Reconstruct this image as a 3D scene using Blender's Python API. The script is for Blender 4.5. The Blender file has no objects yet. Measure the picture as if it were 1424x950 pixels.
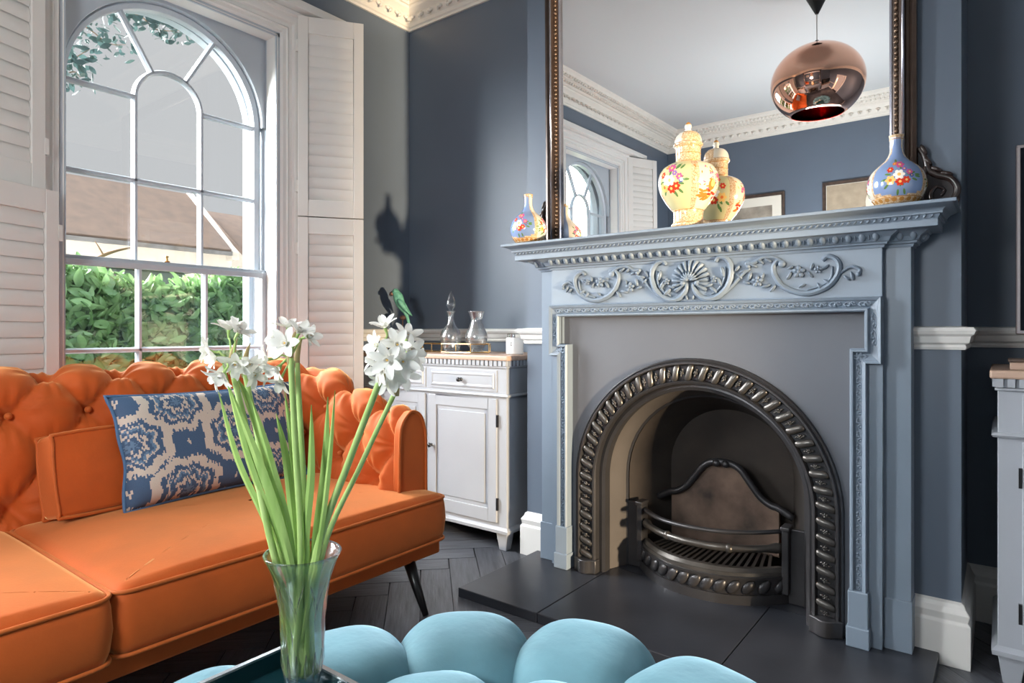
import bpy, math, random
from mathutils import Vector, Matrix, Euler
random.seed(7)
PI = math.pi
S = bpy.context.scene
COL = S.collection

# ---------------------------------------------------------------- camera, world, lights, exposure
FPX, CX, HY = 889.0, 712.0, 461.0           # focal length and horizon measured in a 1424 x 950 frame
TH = math.atan(680 / 889.0)
cd = bpy.data.cameras.new('camera'); cam = bpy.data.objects.new('camera', cd); COL.objects.link(cam)
cd.sensor_width = 36.0; cd.lens = FPX / 1424 * 36; cd.shift_y = -(475 - HY) / 1424
cd.clip_start = 0.05; cd.clip_end = 200
cam.location = (0, 0, 1.0); cam.rotation_euler = (PI / 2, 0, TH)
S.camera = cam
FW = Vector((-math.sin(TH), math.cos(TH), 0)); RT = Vector((math.cos(TH), math.sin(TH), 0))
def at(u, v, depth):
    return Vector((0, 0, 1)) + (FW + RT * ((u - CX) / FPX) + Vector((0, 0, (HY - v) / FPX))) * depth

w = bpy.data.worlds.new('overcast_sky'); S.world = w; w.use_nodes = True
bg = w.node_tree.nodes['Background']; bg.inputs[0].default_value = (0.78, 0.79, 0.81, 1); bg.inputs[1].default_value = 0.33

def light(name, kind, loc, energy, color=(1, 1, 1), **kw):
    ld = bpy.data.lights.new(name, kind); lo = bpy.data.objects.new(name, ld); COL.objects.link(lo)
    lo.location = loc; ld.energy = energy; ld.color = color
    for k, v in kw.items(): setattr(ld, k, v)
    return lo
def aim(o, d): o.rotation_euler = Vector(d).to_track_quat('-Z', 'Y').to_euler()
aim(light('daylight', 'SUN', (-9, 1, 6), 28.0, (0.97, 0.985, 1.0), angle=math.radians(75)), (1.0, 0.55, -0.38))
aim(light('warm_beam_spot', 'SPOT', (4.0, .44, .57), 1350, (1.0, 0.78, 0.52), spot_size=math.radians(34), spot_blend=0.3, shadow_soft_size=0.12), (-5.5, 1.85, 0.55))   # spot standing in for a low warm beam, sent through the added doorway
light('fill_point', 'POINT', (-1.0, -0.75, 1.45), 47, (0.94, 0.98, 1.0), shadow_soft_size=0.3)  # added soft fill behind the camera; no lamp known there
S.view_settings.view_transform = 'Standard'; S.view_settings.look = 'None'
S.view_settings.gamma = 1.0; S.view_settings.use_curve_mapping = False
S.view_settings.exposure = 1.3
try:
    S.cycles.use_denoising = True; S.cycles.max_bounces = 10; S.cycles.transparent_max_bounces = 16
    S.cycles.transmission_bounces = 8; S.cycles.sample_clamp_indirect = 6; S.cycles.caustics_refractive = False
except Exception: pass

# ---------------------------------------------------------------- materials
def lin(c):
    return tuple(((x / 255 + .055) / 1.055) ** 2.4 if x > 10 else x / 255 / 12.92 for x in c)
MATS = {}
def M(name, col, rough=.5, metal=0, var=0, vs=6, bump=0, bs=60, sheen=0, trans=0, ior=1.45, coat=0, rand=0, stretch=(1, 1, 1), col2=None, spec=None):
    m = bpy.data.materials.new(name); m.use_nodes = True; MATS[name] = m
    nt = m.node_tree; N = nt.nodes; L = nt.links; b = N['Principled BSDF']
    c = lin(col); b.inputs['Base Color'].default_value = (*c, 1)
    b.inputs['Roughness'].default_value = rough; b.inputs['Metallic'].default_value = metal
    b.inputs['IOR'].default_value = ior; b.inputs['Transmission Weight'].default_value = trans
    b.inputs['Coat Weight'].default_value = coat; b.inputs['Coat Roughness'].default_value = .08
    if spec is not None: b.inputs['Specular IOR Level'].default_value = spec
    if sheen:
        b.inputs['Sheen Weight'].default_value = sheen; b.inputs['Sheen Roughness'].default_value = .45
        b.inputs['Sheen Tint'].default_value = (1.0, .55, .22, 1) if c[0] > c[2] else (.55, .85, 1.0, 1)
    tc = N.new('ShaderNodeTexCoord'); mp = N.new('ShaderNodeMapping'); mp.inputs['Scale'].default_value = stretch
    L.new(tc.outputs['Object'], mp.inputs[0])
    if var or rand or col2:
        nz = N.new('ShaderNodeTexNoise'); nz.inputs['Scale'].default_value = vs; nz.inputs['Detail'].default_value = 5
        L.new(mp.outputs[0], nz.inputs['Vector'])
        rp = N.new('ShaderNodeValToRGB'); rp.color_ramp.elements[0].position = .3; rp.color_ramp.elements[1].position = .7
        c2 = lin(col2) if col2 else tuple(x * (1 + var) for x in c)
        c1 = c if col2 else tuple(x * (1 - var) for x in c)
        rp.color_ramp.elements[0].color = (*c1, 1); rp.color_ramp.elements[1].color = (*c2, 1)
        L.new(nz.outputs[0], rp.inputs[0]); out = rp.outputs[0]
        if rand:
            oi = N.new('ShaderNodeObjectInfo'); mr = N.new('ShaderNodeMapRange')
            mr.inputs[3].default_value = 1 - rand; mr.inputs[4].default_value = 1 + rand
            L.new(oi.outputs['Random'], mr.inputs[0])
            vm = N.new('ShaderNodeVectorMath'); vm.operation = 'SCALE'
            L.new(out, vm.inputs[0]); L.new(mr.outputs[0], vm.inputs['Scale']); out = vm.outputs[0]
        L.new(out, b.inputs['Base Color'])
    if bump:
        n2 = N.new('ShaderNodeTexNoise'); n2.inputs['Scale'].default_value = bs; n2.inputs['Detail'].default_value = 4
        L.new(mp.outputs[0], n2.inputs['Vector'])
        bp = N.new('ShaderNodeBump'); bp.inputs['Strength'].default_value = bump; bp.inputs['Distance'].default_value = .01
        L.new(n2.outputs[0], bp.inputs['Height']); L.new(bp.outputs[0], b.inputs['Normal'])
    return m
M('wall_paint', (96, 107, 121), .42, var=.05, vs=2, bump=.02, bs=120)
M('surround_paint', (118, 131, 145), .38, var=.05, vs=5, bump=.03, bs=40)
M('white_paint', (218, 216, 212), .4, var=.03, vs=3)
M('shutter_paint', (214, 210, 204), .45, var=.02)
M('ceiling_paint', (208, 210, 210), .8)
M('cornice_plaster', (232, 226, 216), .7, var=.04, vs=8)
M('floor_wood', (82, 84, 90), .36, var=.36, vs=3, stretch=(2.2, 26, 2), bump=.12, bs=4, rand=.22)
M('floor_base', (24, 24, 27), .6)
M('slate', (44, 46, 52), .34, var=.22, vs=5, bump=.06, bs=9)
M('iron_plate', (88, 91, 98), .5, var=.07, vs=3, bump=.03, bs=30)
M('iron', (66, 65, 67), .34, metal=.55, var=.15, vs=8, bump=.05, bs=40)
M('iron_bright', (90, 87, 84), .3, metal=.7, var=.2, vs=14)
M('cheek_iron', (74, 70, 68), .55, var=.15, vs=4)
M('soot', (38, 34, 33), .8, col2=(66, 58, 52), vs=4, bump=.2, bs=14)
M('fireclay', (128, 106, 92), .9, col2=(58, 50, 46), vs=7, bump=.3, bs=22)
M('grey_furniture', (154, 158, 165), .35, var=.02)
M('oak_top', (176, 148, 130), .45, var=.12, vs=3, stretch=(2, 18, 18))
M('pewter', (70, 70, 72), .3, metal=.9)
M('velvet_orange', (190, 82, 18), .75, sheen=.9, var=.12, vs=7, bump=.04, bs=160)
M('velvet_orange_piping', (188, 90, 30), .7, sheen=.5, var=.08, vs=20)
M('velvet_teal', (91, 133, 145), .75, sheen=.8, var=.16, vs=9, bump=.12, bs=45)
M('black_leg', (16, 15, 16), .3)
M('blue_piping', (78, 112, 148), .8, bump=.2, bs=300)
M('mirror_silver', (246, 247, 248), .0, metal=1)
M('bronze_frame', (66, 52, 44), .32, metal=.35, var=.25, vs=18)
M('bronze_bead', (120, 100, 84), .25, metal=.7)
M('frame_lip', (150, 150, 160), .22, metal=.8)
M('dark_walnut', (46, 34, 31), .28, var=.25, vs=14, coat=.3)
M('brass', (214, 172, 112), .22, metal=1)
M('candle_glass', (240, 240, 238), .2, coat=.4)
M('silver_lid', (205, 205, 205), .15, metal=1)
M('parrot_green', (78, 142, 122), .6, col2=(112, 172, 148), vs=60, bump=.5, bs=90)
M('parrot_dark', (58, 44, 42), .6)
M('parrot_face', (190, 140, 118), .6)
M('rust_iron', (74, 54, 46), .7, var=.3, vs=40)
M('porcelain_cream', (204, 196, 148), .12, coat=.6, var=.04)
M('porcelain_white', (214, 206, 190), .14, coat=.6, var=.03)
M('porcelain_blue', (122, 144, 182), .12, coat=.6, var=.04)
M('porcelain_gold', (168, 118, 68), .22, coat=.5, col2=(224, 206, 174), vs=210)
M('porcelain_scene', (224, 210, 180), .15, coat=.6, var=.04)
M('gold_line', (206, 148, 78), .25, metal=.4)
for n, c in dict(p_red=(206, 60, 36), p_pink=(206, 90, 140), p_white=(245, 240, 232), p_yellow=(236, 190, 110), p_green=(92, 128, 74), p_blue=(70, 84, 140), p_purple=(140, 104, 178), p_orange=(226, 120, 50)).items(): M(n, c, .2, coat=.4)
M('copper', (250, 196, 170), .04, metal=1)
M('copper_inner', (190, 60, 40), .2, metal=1)
M('black_plastic', (20, 20, 22), .4)
M('cable', (200, 196, 190), .5)
M('tv_screen', (5, 5, 7), .08, coat=.5)
M('tv_bezel', (206, 192, 190), .25, metal=.8)
M('stem_green', (182, 208, 132), .45, col2=(158, 192, 106), vs=14, stretch=(6, 6, 1), sheen=.1)
M('leaf_green', (176, 206, 124), .4, col2=(146, 186, 96), vs=10, stretch=(8, 8, 1))
M('petal_white', (246, 245, 238), .5, sheen=.2)
M('corona', (238, 196, 110), .5)
M('sheath', (176, 156, 110), .6)
M('tray_glass', (28, 66, 72), .05, coat=.6, metal=.35)
M('tray_rim', (186, 190, 194), .2, metal=.9)
M('picture_frame', (74, 60, 52), .4, var=.3, vs=30)
M('picture_mount', (226, 220, 206), .8)
M('print_grey', (120, 112, 102), .8, col2=(178, 168, 152), vs=7)
M('print_tan', (166, 150, 128), .8, var=.15, vs=14)
M('dog_white', (222, 208, 190), .8); M('dog_dark', (40, 34, 32), .8)
M('hedge_leaf', (158, 188, 128), .22, col2=(122, 160, 100), vs=3, rand=.35)
M('hedge_leaf_mass', (156, 186, 126), .22, col2=(110, 150, 92), vs=5)
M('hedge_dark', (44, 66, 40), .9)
M('house_wall', (236, 230, 222), .9, var=.03)
M('roof_tile', (150, 128, 114), .9, col2=(134, 116, 106), vs=2.5)
M('street_paving', (214, 206, 196), .9, var=.08, vs=1)
M('stone_grey', (132, 132, 134), .9, var=.2, vs=2)
M('bark', (150, 118, 90), .9, var=.2, vs=12)
M('tree_leaf', (66, 88, 86), .6, rand=.3)
M('grass', (90, 120, 66), .95, var=.2, vs=2)
M('sash_white_shaded', (172, 180, 188), .4, var=.03)  # white sash paint greyed, its backlit shade put into the colour
M('render_white', (156, 164, 170), .7)
def pane_mat():
    m = bpy.data.materials.new('window_glass'); m.use_nodes = True; MATS['window_glass'] = m
    N = m.node_tree.nodes; L = m.node_tree.links; N.remove(N['Principled BSDF'])
    t = N.new('ShaderNodeBsdfTransparent'); t.inputs[0].default_value = (.98, .99, .99, 1)
    g = N.new('ShaderNodeBsdfGlossy'); g.inputs['Roughness'].default_value = .01
    x = N.new('ShaderNodeMixShader'); x.inputs[0].default_value = .05
    L.new(t.outputs[0], x.inputs[1]); L.new(g.outputs[0], x.inputs[2]); L.new(x.outputs[0], N['Material Output'].inputs[0])
pane_mat()
def crystal(name, bump, bs, etch):
    # clear crystal: part refracted, part passed straight through, with bright glossy edges
    m = M(name, (255, 255, 255), .0, trans=1, ior=1.45, bump=bump, bs=bs); N = m.node_tree.nodes; L = m.node_tree.links
    t = N.new('ShaderNodeBsdfTransparent'); t.inputs[0].default_value = (.97, .98, .98, 1)
    x = N.new('ShaderNodeMixShader'); lw = N.new('ShaderNodeLayerWeight'); lw.inputs[0].default_value = .55
    L.new(lw.outputs['Facing'], x.inputs[0]); L.new(t.outputs[0], x.inputs[1]); L.new(N['Principled BSDF'].outputs[0], x.inputs[2]); 
    g = N.new('ShaderNodeBsdfGlossy'); g.inputs['Roughness'].default_value = .18; y = N.new('ShaderNodeMixShader'); y.inputs[0].default_value = etch
    L.new(x.outputs[0], y.inputs[1]); L.new(g.outputs[0], y.inputs[2]); L.new(y.outputs[0], N['Material Output'].inputs[0])
crystal('glass', 0, 1, .05); crystal('cut_glass', .6, 45, .22)
def leafy(name, f):
    m = MATS[name]; N = m.node_tree.nodes; L = m.node_tree.links; b = N['Principled BSDF']
    t = N.new('ShaderNodeBsdfTranslucent'); x = N.new('ShaderNodeMixShader'); x.inputs[0].default_value = f
    src = b.inputs['Base Color'].links
    if src: L.new(src[0].from_socket, t.inputs[0])
    else: t.inputs[0].default_value = b.inputs['Base Color'].default_value
    L.new(b.outputs[0], x.inputs[1]); L.new(t.outputs[0], x.inputs[2]); L.new(x.outputs[0], N['Material Output'].inputs[0])
for n in ('hedge_leaf', 'hedge_leaf_mass', 'tree_leaf', 'petal_white', 'leaf_green'): leafy(n, .22)
def ikat_mat():
    m = bpy.data.materials.new('ikat_weave'); m.use_nodes = True; MATS['ikat_weave'] = m
    nt = m.node_tree; N = nt.nodes; L = nt.links; b = N['Principled BSDF']; b.inputs['Roughness'].default_value = .85
    def mth(op, a, c=None, d=None):
        n = N.new('ShaderNodeMath'); n.operation = op
        for i, x in enumerate((a, c, d)):
            if x is None: continue
            if isinstance(x, (int, float)): n.inputs[i].default_value = x
            else: L.new(x, n.inputs[i])
        return n.outputs[0]
    tc = N.new('ShaderNodeTexCoord'); sp = N.new('ShaderNodeSeparateXYZ'); L.new(tc.outputs['Object'], sp.inputs[0])
    X, Z = sp.outputs[0], sp.outputs[2]
    # woven yarns slip along the warp: the pattern is shifted step by step up and down each yarn
    yarn = mth('FLOOR', mth('MULTIPLY', X, 240))
    wn = N.new('ShaderNodeTexWhiteNoise'); wn.noise_dimensions = '1D'; L.new(yarn, wn.inputs['W'])
    Zs = mth('ADD', Z, mth('MULTIPLY', mth('SUBTRACT', wn.outputs[0], .5), .016))
    Zs = mth('DIVIDE', mth('FLOOR', mth('MULTIPLY', Zs, 230)), 230)
    Xs = mth('DIVIDE', yarn, 240)
    def cell(px, pz, ox, oz):
        fx = mth('SUBTRACT', mth('FRACT', mth('ADD', mth('DIVIDE', mth('ADD', Xs, ox), px), .5)), .5)
        fz = mth('SUBTRACT', mth('FRACT', mth('ADD', mth('DIVIDE', mth('ADD', Zs, oz), pz), .5)), .5)
        return mth('MULTIPLY', fx, px), mth('MULTIPLY', fz, pz)
    def med(ox, oz):
        x, z = cell(.34, .30, ox, oz)
        d = mth('SQRT', mth('ADD', mth('MULTIPLY', mth('MULTIPLY', x, x), .74), mth('MULTIPLY', z, z)))
        ang = mth('ARCTAN2', z, x)
        return mth('ADD', d, mth('MULTIPLY', mth('COSINE', mth('MULTIPLY', ang, 8)), .006))
    d = mth('MINIMUM', med(-.03, -.20), med(.16, -.03))
    rp = N.new('ShaderNodeValToRGB'); rp.color_ramp.interpolation = 'CONSTANT'
    blue = (*lin((66, 92, 122)), 1); pale = (*lin((200, 188, 174)), 1); mid = (*lin((96, 126, 154)), 1)
    els = [(0, mid), (.065, blue), (.13, pale), (.19, blue), (.25, mid), (.29, pale), (.325, blue), (.41, pale), (.55, blue), (.76, pale), (.83, blue)]
    r = rp.color_ramp
    while len(r.elements) < len(els): r.elements.new(1)
    for e, (p, c) in zip(r.elements, els): e.position = p; e.color = c
    L.new(mth('MULTIPLY', d, 5.2), rp.inputs[0])
    n3 = N.new('ShaderNodeTexNoise'); n3.inputs['Scale'].default_value = 30; L.new(tc.outputs['Object'], n3.inputs['Vector'])
    mx = N.new('ShaderNodeMix'); mx.data_type = 'RGBA'; mx.inputs[7].default_value = blue
    L.new(mth('GREATER_THAN', n3.outputs[0], .66), mx.inputs[0]); L.new(rp.outputs[0], mx.inputs[6])
    L.new(mx.outputs[2], b.inputs['Base Color'])
    wv = N.new('ShaderNodeTexNoise'); wv.inputs['Scale'].default_value = 350; L.new(tc.outputs['Object'], wv.inputs['Vector'])
    bp = N.new('ShaderNodeBump'); bp.inputs['Strength'].default_value = .5; bp.inputs['Distance'].default_value = .004
    L.new(wv.outputs[0], bp.inputs['Height']); L.new(bp.outputs[0], b.inputs['Normal'])
ikat_mat()

# ---------------------------------------------------------------- mesh helpers
ORG = {}
class MB:
    def __init__(s): s.v = []; s.f = []; s.m = []
    def add(s, vs, fs, mi=0):
        o = len(s.v); s.v += [tuple(p) for p in vs]; s.f += [tuple(o + i for i in f) for f in fs]; s.m += [mi] * len(fs); return s
    def box(s, x0, x1, y0, y1, z0, z1, mi=0):
        return s.add([(x, y, z) for z in (z0, z1) for y in (y0, y1) for x in (x0, x1)],
                     [(0, 2, 3, 1), (4, 5, 7, 6), (0, 1, 5, 4), (2, 6, 7, 3), (0, 4, 6, 2), (1, 3, 7, 5)], mi)
    def taper(s, c, h, a, b, mi=0):
        (ax, ay), (bx, by) = a, b; x, y, z = c
        vs = [(x + sx * ax, y + sy * ay, z) for sy in (-1, 1) for sx in (-1, 1)] + [(x + sx * bx, y + sy * by, z + h) for sy in (-1, 1) for sx in (-1, 1)]
        return s.add(vs, [(0, 2, 3, 1), (4, 5, 7, 6), (0, 1, 5, 4), (2, 6, 7, 3), (0, 4, 6, 2), (1, 3, 7, 5)], mi)
    def lathe(s, prof, n=24, c=(0, 0, 0), mf=None, close=False, scale=(1, 1)):
        vs = []; k = len(prof)
        for r, z in prof:
            for j in range(n):
                a = 2 * PI * j / n; vs.append((c[0] + r * math.cos(a) * scale[0], c[1] + r * math.sin(a) * scale[1], c[2] + z))
        o = len(s.v); s.v += vs
        for i in range(k if close else k - 1):
            i2 = (i + 1) % k
            for j in range(n):
                j2 = (j + 1) % n
                s.f.append((o + i * n + j, o + i * n + j2, o + i2 * n + j2, o + i2 * n + j)); s.m.append(mf(2 * PI * (j + .5) / n, i) if mf else 0)
        if not close:
            if prof[0][0] > 1e-6: s.f.append(tuple(o + j for j in reversed(range(n)))); s.m.append(0)
            if prof[-1][0] > 1e-6: s.f.append(tuple(o + (k - 1) * n + j for j in range(n))); s.m.append(mf(0, k - 2) if mf else 0)
        return s
    def tube(s, pts, r, n=8, closed=False, flat=1.0, up=None, mi=0, cap=True):
        P = [Vector(p) for p in pts]; k = len(P)
        R = r if isinstance(r, (list, tuple)) else [r] * k
        N = None; vs = []
        for i in range(k):
            a = P[i - 1] if (i > 0 or closed) else P[0]; b = P[(i + 1) % k] if (i < k - 1 or closed) else P[-1]
            t = (b - a).normalized() if (b - a).length > 1e-9 else Vector((0, 0, 1))
            if up is not None: N = Vector(up)
            elif N is None: N = Vector((0, 0, 1)) if abs(t.z) < .9 else Vector((1, 0, 0))
            N = (N - t * N.dot(t)); N = N.normalized() if N.length > 1e-6 else t.orthogonal().normalized()
            B = t.cross(N)
            for j in range(n):
                an = 2 * PI * j / n; vs.append(P[i] + (B * math.cos(an) + N * math.sin(an) * flat) * R[i])
        fs = []
        for i in range(k if closed else k - 1):
            for j in range(n):
                j2 = (j + 1) % n; i2 = (i + 1) % k
                fs.append((i * n + j, i * n + j2, i2 * n + j2, i2 * n + j))
        if not closed and cap: fs += [tuple(reversed(range(n))), tuple((k - 1) * n + j for j in range(n))]
        return s.add(vs, fs, mi)
    def ell(s, c, rad, nu=10, nv=6, mat=None, mi=0, pw=1.0):
        vs = []; c = Vector(c)
        def sp(x): return math.copysign(abs(x) ** pw, x)
        for i in range(nv + 1):
            ph = -PI / 2 + PI * i / nv
            for j in range(nu):
                a = 2 * PI * j / nu
                p = Vector((rad[0] * sp(math.cos(ph)) * sp(math.cos(a)), rad[1] * sp(math.cos(ph)) * sp(math.sin(a)), rad[2] * sp(math.sin(ph))))
                if mat is not None: p = mat @ p
                vs.append(c + p)
        fs = [(i * nu + j, i * nu + (j + 1) % nu, (i + 1) * nu + (j + 1) % nu, (i + 1) * nu + j) for i in range(nv) for j in range(nu)]
        return s.add(vs, fs, mi)
    def prism(s, poly, mp, h0, h1, mi=0):
        n = len(poly); vs = [mp(a, b, h0) for a, b in poly] + [mp(a, b, h1) for a, b in poly]
        fs = [tuple(range(n)), tuple(reversed(range(n, 2 * n)))] + [(i, n + i, n + (i + 1) % n, (i + 1) % n) for i in range(n)]
        return s.add(vs, fs, mi)
    def sweep(s, path, prof, mp, closed=False, mi=0, cap=True):
        # path: plan points; prof: (offset to the left of travel, height); corners are mitred
        n = len(path); k = len(prof); vs = []
        for i in range(n):
            p = Vector(path[i]); d1 = d2 = None
            if i > 0 or closed: d1 = (p - Vector(path[i - 1])).normalized()
            if i < n - 1 or closed: d2 = (Vector(path[(i + 1) % n]) - p).normalized()
            d1 = d1 or d2; d2 = d2 or d1
            n1 = Vector((-d1.y, d1.x)); n2 = Vector((-d2.y, d2.x)); mm = (n1 + n2); mm = mm / max(.2, 1 + n1.dot(n2))
            for o, h in prof: q = p + mm * o; vs.append(mp(q.x, q.y, h))
        fs = [(i * k + j, i * k + j + 1, ((i + 1) % n) * k + j + 1, ((i + 1) % n) * k + j) for i in range(n if closed else n - 1) for j in range(k - 1)]
        if not closed and cap: fs += [tuple(range(k)), tuple((n - 1) * k + j for j in reversed(range(k)))]
        return s.add(vs, fs, mi)
    def grid(s, fn, nu, nv, mi=0, wrap=False):
        vs = [fn(i / nu, j / nv) for i in range(nu + 1) for j in range(nv + 1)]
        return s.add(vs, [(i * (nv + 1) + j, (i + 1) * (nv + 1) + j, (i + 1) * (nv + 1) + j + 1, i * (nv + 1) + j + 1) for i in range(nu) for j in range(nv)], mi)
    def mesh(s, name, mats, smooth=False, fix=True):
        me = bpy.data.meshes.new(name); me.from_pydata(s.v, [], s.f)
        for m in ([mats] if isinstance(mats, str) else mats): me.materials.append(MATS[m])
        if any(s.m): me.polygons.foreach_set('material_index', s.m)
        if fix:
            import bmesh
            b = bmesh.new(); b.from_mesh(me); bmesh.ops.remove_doubles(b, verts=b.verts, dist=1e-6)
            bmesh.ops.recalc_face_normals(b, faces=b.faces); b.to_mesh(me); b.free()
        if smooth:
            if smooth is True: me.shade_smooth()
            else: me.set_sharp_from_angle(angle=math.radians(smooth))
        me.update(); return me
    def build(s, name, mats, parent=None, smooth=False, bevel=0, seg=2, fix=True):
        if parent is not None and ORG.get(parent) is not None:
            o = ORG[parent]; s.v = [(a - o[0], b - o[1], c - o[2]) for a, b, c in s.v]
        me = s.mesh(name, mats, smooth, fix)
        return link(name, me, parent, bevel=bevel, seg=seg)
def link(name, me, parent=None, loc=None, rot=None, scale=None, bevel=0, seg=2, mat=None):
    o = bpy.data.objects.new(name, me); COL.objects.link(o)
    if parent is not None:
        o.parent = parent; ORG[o] = ORG.get(parent)
    if mat is not None: o.matrix_local = mat
    else:
        if loc is not None:
            g = ORG.get(parent) if parent is not None else None
            o.location = Vector(loc) - Vector(g) if g is not None else Vector(loc)
        if rot is not None: o.rotation_euler = rot
        if scale is not None: o.scale = (scale,) * 3 if isinstance(scale, (int, float)) else scale
    if bevel:
        b = o.modifiers.new('bevel', 'BEVEL'); b.width = bevel; b.segments = seg; b.limit_method = 'ANGLE'; b.angle_limit = math.radians(40)
    return o
def tag(o, label, cat, group=None, kind=None):
    o['label'] = label
    if cat: o['category'] = cat
    if group: o['group'] = group
    if kind: o['kind'] = kind
    return o
def thing(name, label, cat, loc=(0, 0, 0), rot=None, group=None, local=False, kind=None):
    o = bpy.data.objects.new(name, None); COL.objects.link(o); o.location = loc; o.empty_display_size = .1
    if rot is not None: o.rotation_euler = rot
    ORG[o] = None if (local or rot is not None) else tuple(loc)
    return tag(o, label, cat, group, kind)
def copy_tree(o, loc=None, parent=None):
    c = o.copy(); COL.objects.link(c); c.parent = parent
    if loc is not None: c.location = loc
    ORG[c] = None
    for ch in o.children: copy_tree(ch, None, c)
    return c
def catmull(P, n=6, closed=False):
    P = [Vector(p) for p in P]; out = []; k = len(P)
    for i in range(k if closed else k - 1):
        p0 = P[i - 1] if (i > 0 or closed) else P[0] * 2 - P[1]; p1 = P[i]; p2 = P[(i + 1) % k]
        p3 = P[(i + 2) % k] if (i + 2 < k or closed) else p2 * 2 - p1
        for j in range(n):
            t = j / n
            out.append(.5 * (2 * p1 + (p2 - p0) * t + (2 * p0 - 5 * p1 + 4 * p2 - p3) * t * t + (3 * p1 - p0 - 3 * p2 + p3) * t ** 3))
    if not closed: out.append(P[-1])
    return out
XY = lambda a, b, h: (a, b, h)
XZ = lambda a, b, h: (a, h, b)
YZ = lambda a, b, h: (h, a, b)

# ---------------------------------------------------------------- room shell
XL, XR, YB, YA, YC, ZC = -2.9, 1.12, -2.0, 2.75, 2.33, 3.03
BL, BR, XC = -1.695, -0.094, -0.885          # chimney breast edges and centre line
WIN = (1.375, -0.38)                          # window centres along the window wall
def struct(name, mb, mat, label, cat, **k):
    return tag(mb.build(name, mat, **k), label, cat, kind='structure')

# floor with herringbone planks
fl = struct('floor', MB().box(XL - .2, XR + .2, YB - .2, YA + .2, -.1, -.006), 'floor_base', 'dark grey stained herringbone wood floor of the room', 'floor')
PW, PLEN = .12, .6
pm = MB().box(0, PLEN - .003, 0, PW - .003, -.01, 0).mesh('plank', 'floor_wood')
c45, s45 = math.cos(PI / 4), math.sin(PI / 4)
for k in range(-60, 61):
    for j in range(-8, 9):
        bx, by = k * PW + j * PLEN, k * PW - j * PLEN
        for hv in (0, 1):
            lx, ly = (bx + PLEN / 2, by + PW / 2) if hv == 0 else (bx - PW / 2, by + PLEN / 2)
            wx, wy = lx * c45 - ly * s45 - .576, lx * s45 + ly * c45 + .37
            if not (XL < wx < XR and YB < wy < YA) or (BL < wx < BR and wy > YC): continue
            ox, oy, r = (bx, by, PI / 4) if hv == 0 else (bx, by, PI * 3 / 4)
            link('plank', pm, fl, (ox * c45 - oy * s45 - .576, ox * s45 + oy * c45 + .37, 0), (0, 0, r), bevel=0)

struct('ceiling', MB().box(XL - .2, XR + .2, YB - .2, YA + .2, ZC, ZC + .12), 'ceiling_paint', 'plain white plaster ceiling of the room', 'ceiling')
wl = MB(); ys = [YB - .2]
for yc in sorted(WIN): ys += [yc - .475, yc + .475]
ys.append(YA + .2)
for i in range(0, len(ys), 2): wl.box(XL - .25, XL, ys[i], ys[i + 1], -.1, ZC + .1)
for yc in WIN: wl.box(XL - .25, XL, yc - .475, yc + .475, -.1, .48); wl.box(XL - .25, XL, yc - .475, yc + .475, 2.505, ZC + .1)
struct('wall_window', wl, 'wall_paint', 'dark slate blue wall holding the arched windows', 'wall')
struct('wall_alcove', MB().box(XL - .05, XR + .05, YA, YA + .2, -.1, ZC + .1), 'wall_paint', 'dark slate blue wall at the back of both alcoves', 'wall')
struct('wall_chimney', MB().box(BL, XC - .41, YC, YA + .02, -.05, ZC + .05).box(XC + .41, BR, YC, YA + .02, -.05, ZC + .05).box(XC - .41, XC + .41, YC, YA + .02, .84, ZC + .05),
       'wall_paint', 'slate blue chimney breast behind the fireplace and mirror', 'wall')
struct('wall_right', MB().box(XR, XR + .2, YB - .2, .72, -.1, ZC + .1).box(XR, XR + .2, 1.57, YA + .2, -.1, ZC + .1).box(XR, XR + .2, .72, 1.57, 2.1, ZC + .1), 'wall_paint', 'dark slate blue wall beside the television alcove', 'wall')
struct('wall_back', MB().box(XL - .2, XR + .2, YB - .2, YB, -.1, ZC + .1), 'wall_paint', 'slate blue wall with framed pictures seen in the mirror', 'wall')

SK = [(0, 0), (.024, 0), (.024, .128), (.017, .136), (.02, .15), (.022, .158), (.012, .172), (.008, .184), (0, .19)]
struct('baseboard_left', MB().sweep([(XC - .672, YC), (BL, YC), (BL, YA), (XL, YA), (XL, YB)], SK, XY), 'white_paint', 'white skirting board left of the fireplace', 'skirting', bevel=.002)
struct('baseboard_right', MB().sweep([(XR, 1.67), (XR, YA), (BR, YA), (BR, YC), (XC + .672, YC)], SK, XY), 'white_paint', 'white skirting board right of the fireplace', 'skirting', bevel=.002)
struct('baseboard_back', MB().sweep([(XL, YB), (XR, YB)], SK, XY), 'white_paint', 'white skirting board along the picture wall', 'skirting')
CR = [(0, .945), (.010, .945), (.013, .953), (.010, .960), (.020, .966), (.024, .985), (.032, .992), (.036, 1.002), (.030, 1.012), (0, 1.016)]
struct('trim_1', MB().sweep([(XC - .672, YC), (BL, YC), (BL, YA), (XL, YA), (XL, 1.97)], CR, XY), 'white_paint', 'white moulded chair rail behind the glass decanters', 'chair rail')
struct('trim_2', MB().sweep([(XR, 1.67), (XR, YA), (BR, YA), (BR, YC), (XC + .672, YC)], CR, XY), 'white_paint', 'white moulded chair rail right of the fireplace', 'chair rail')
CO = [(0, 2.843), (.012, 2.843), (.014, 2.856), (.022, 2.862), (.026, 2.880), (.045, 2.915), (.075, 2.940), (.080, 2.952), (.092, 2.954), (.096, 2.972), (.150, 2.980), (.156, 2.992), (.180, 2.998), (.198, 3.012), (.205, 3.03), (0, 3.03)]
ring = [(XL, YB), (XR, YB), (XR, YA), (BR, YA), (BR, YC), (BL, YC), (BL, YA), (XL, YA)]
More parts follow.
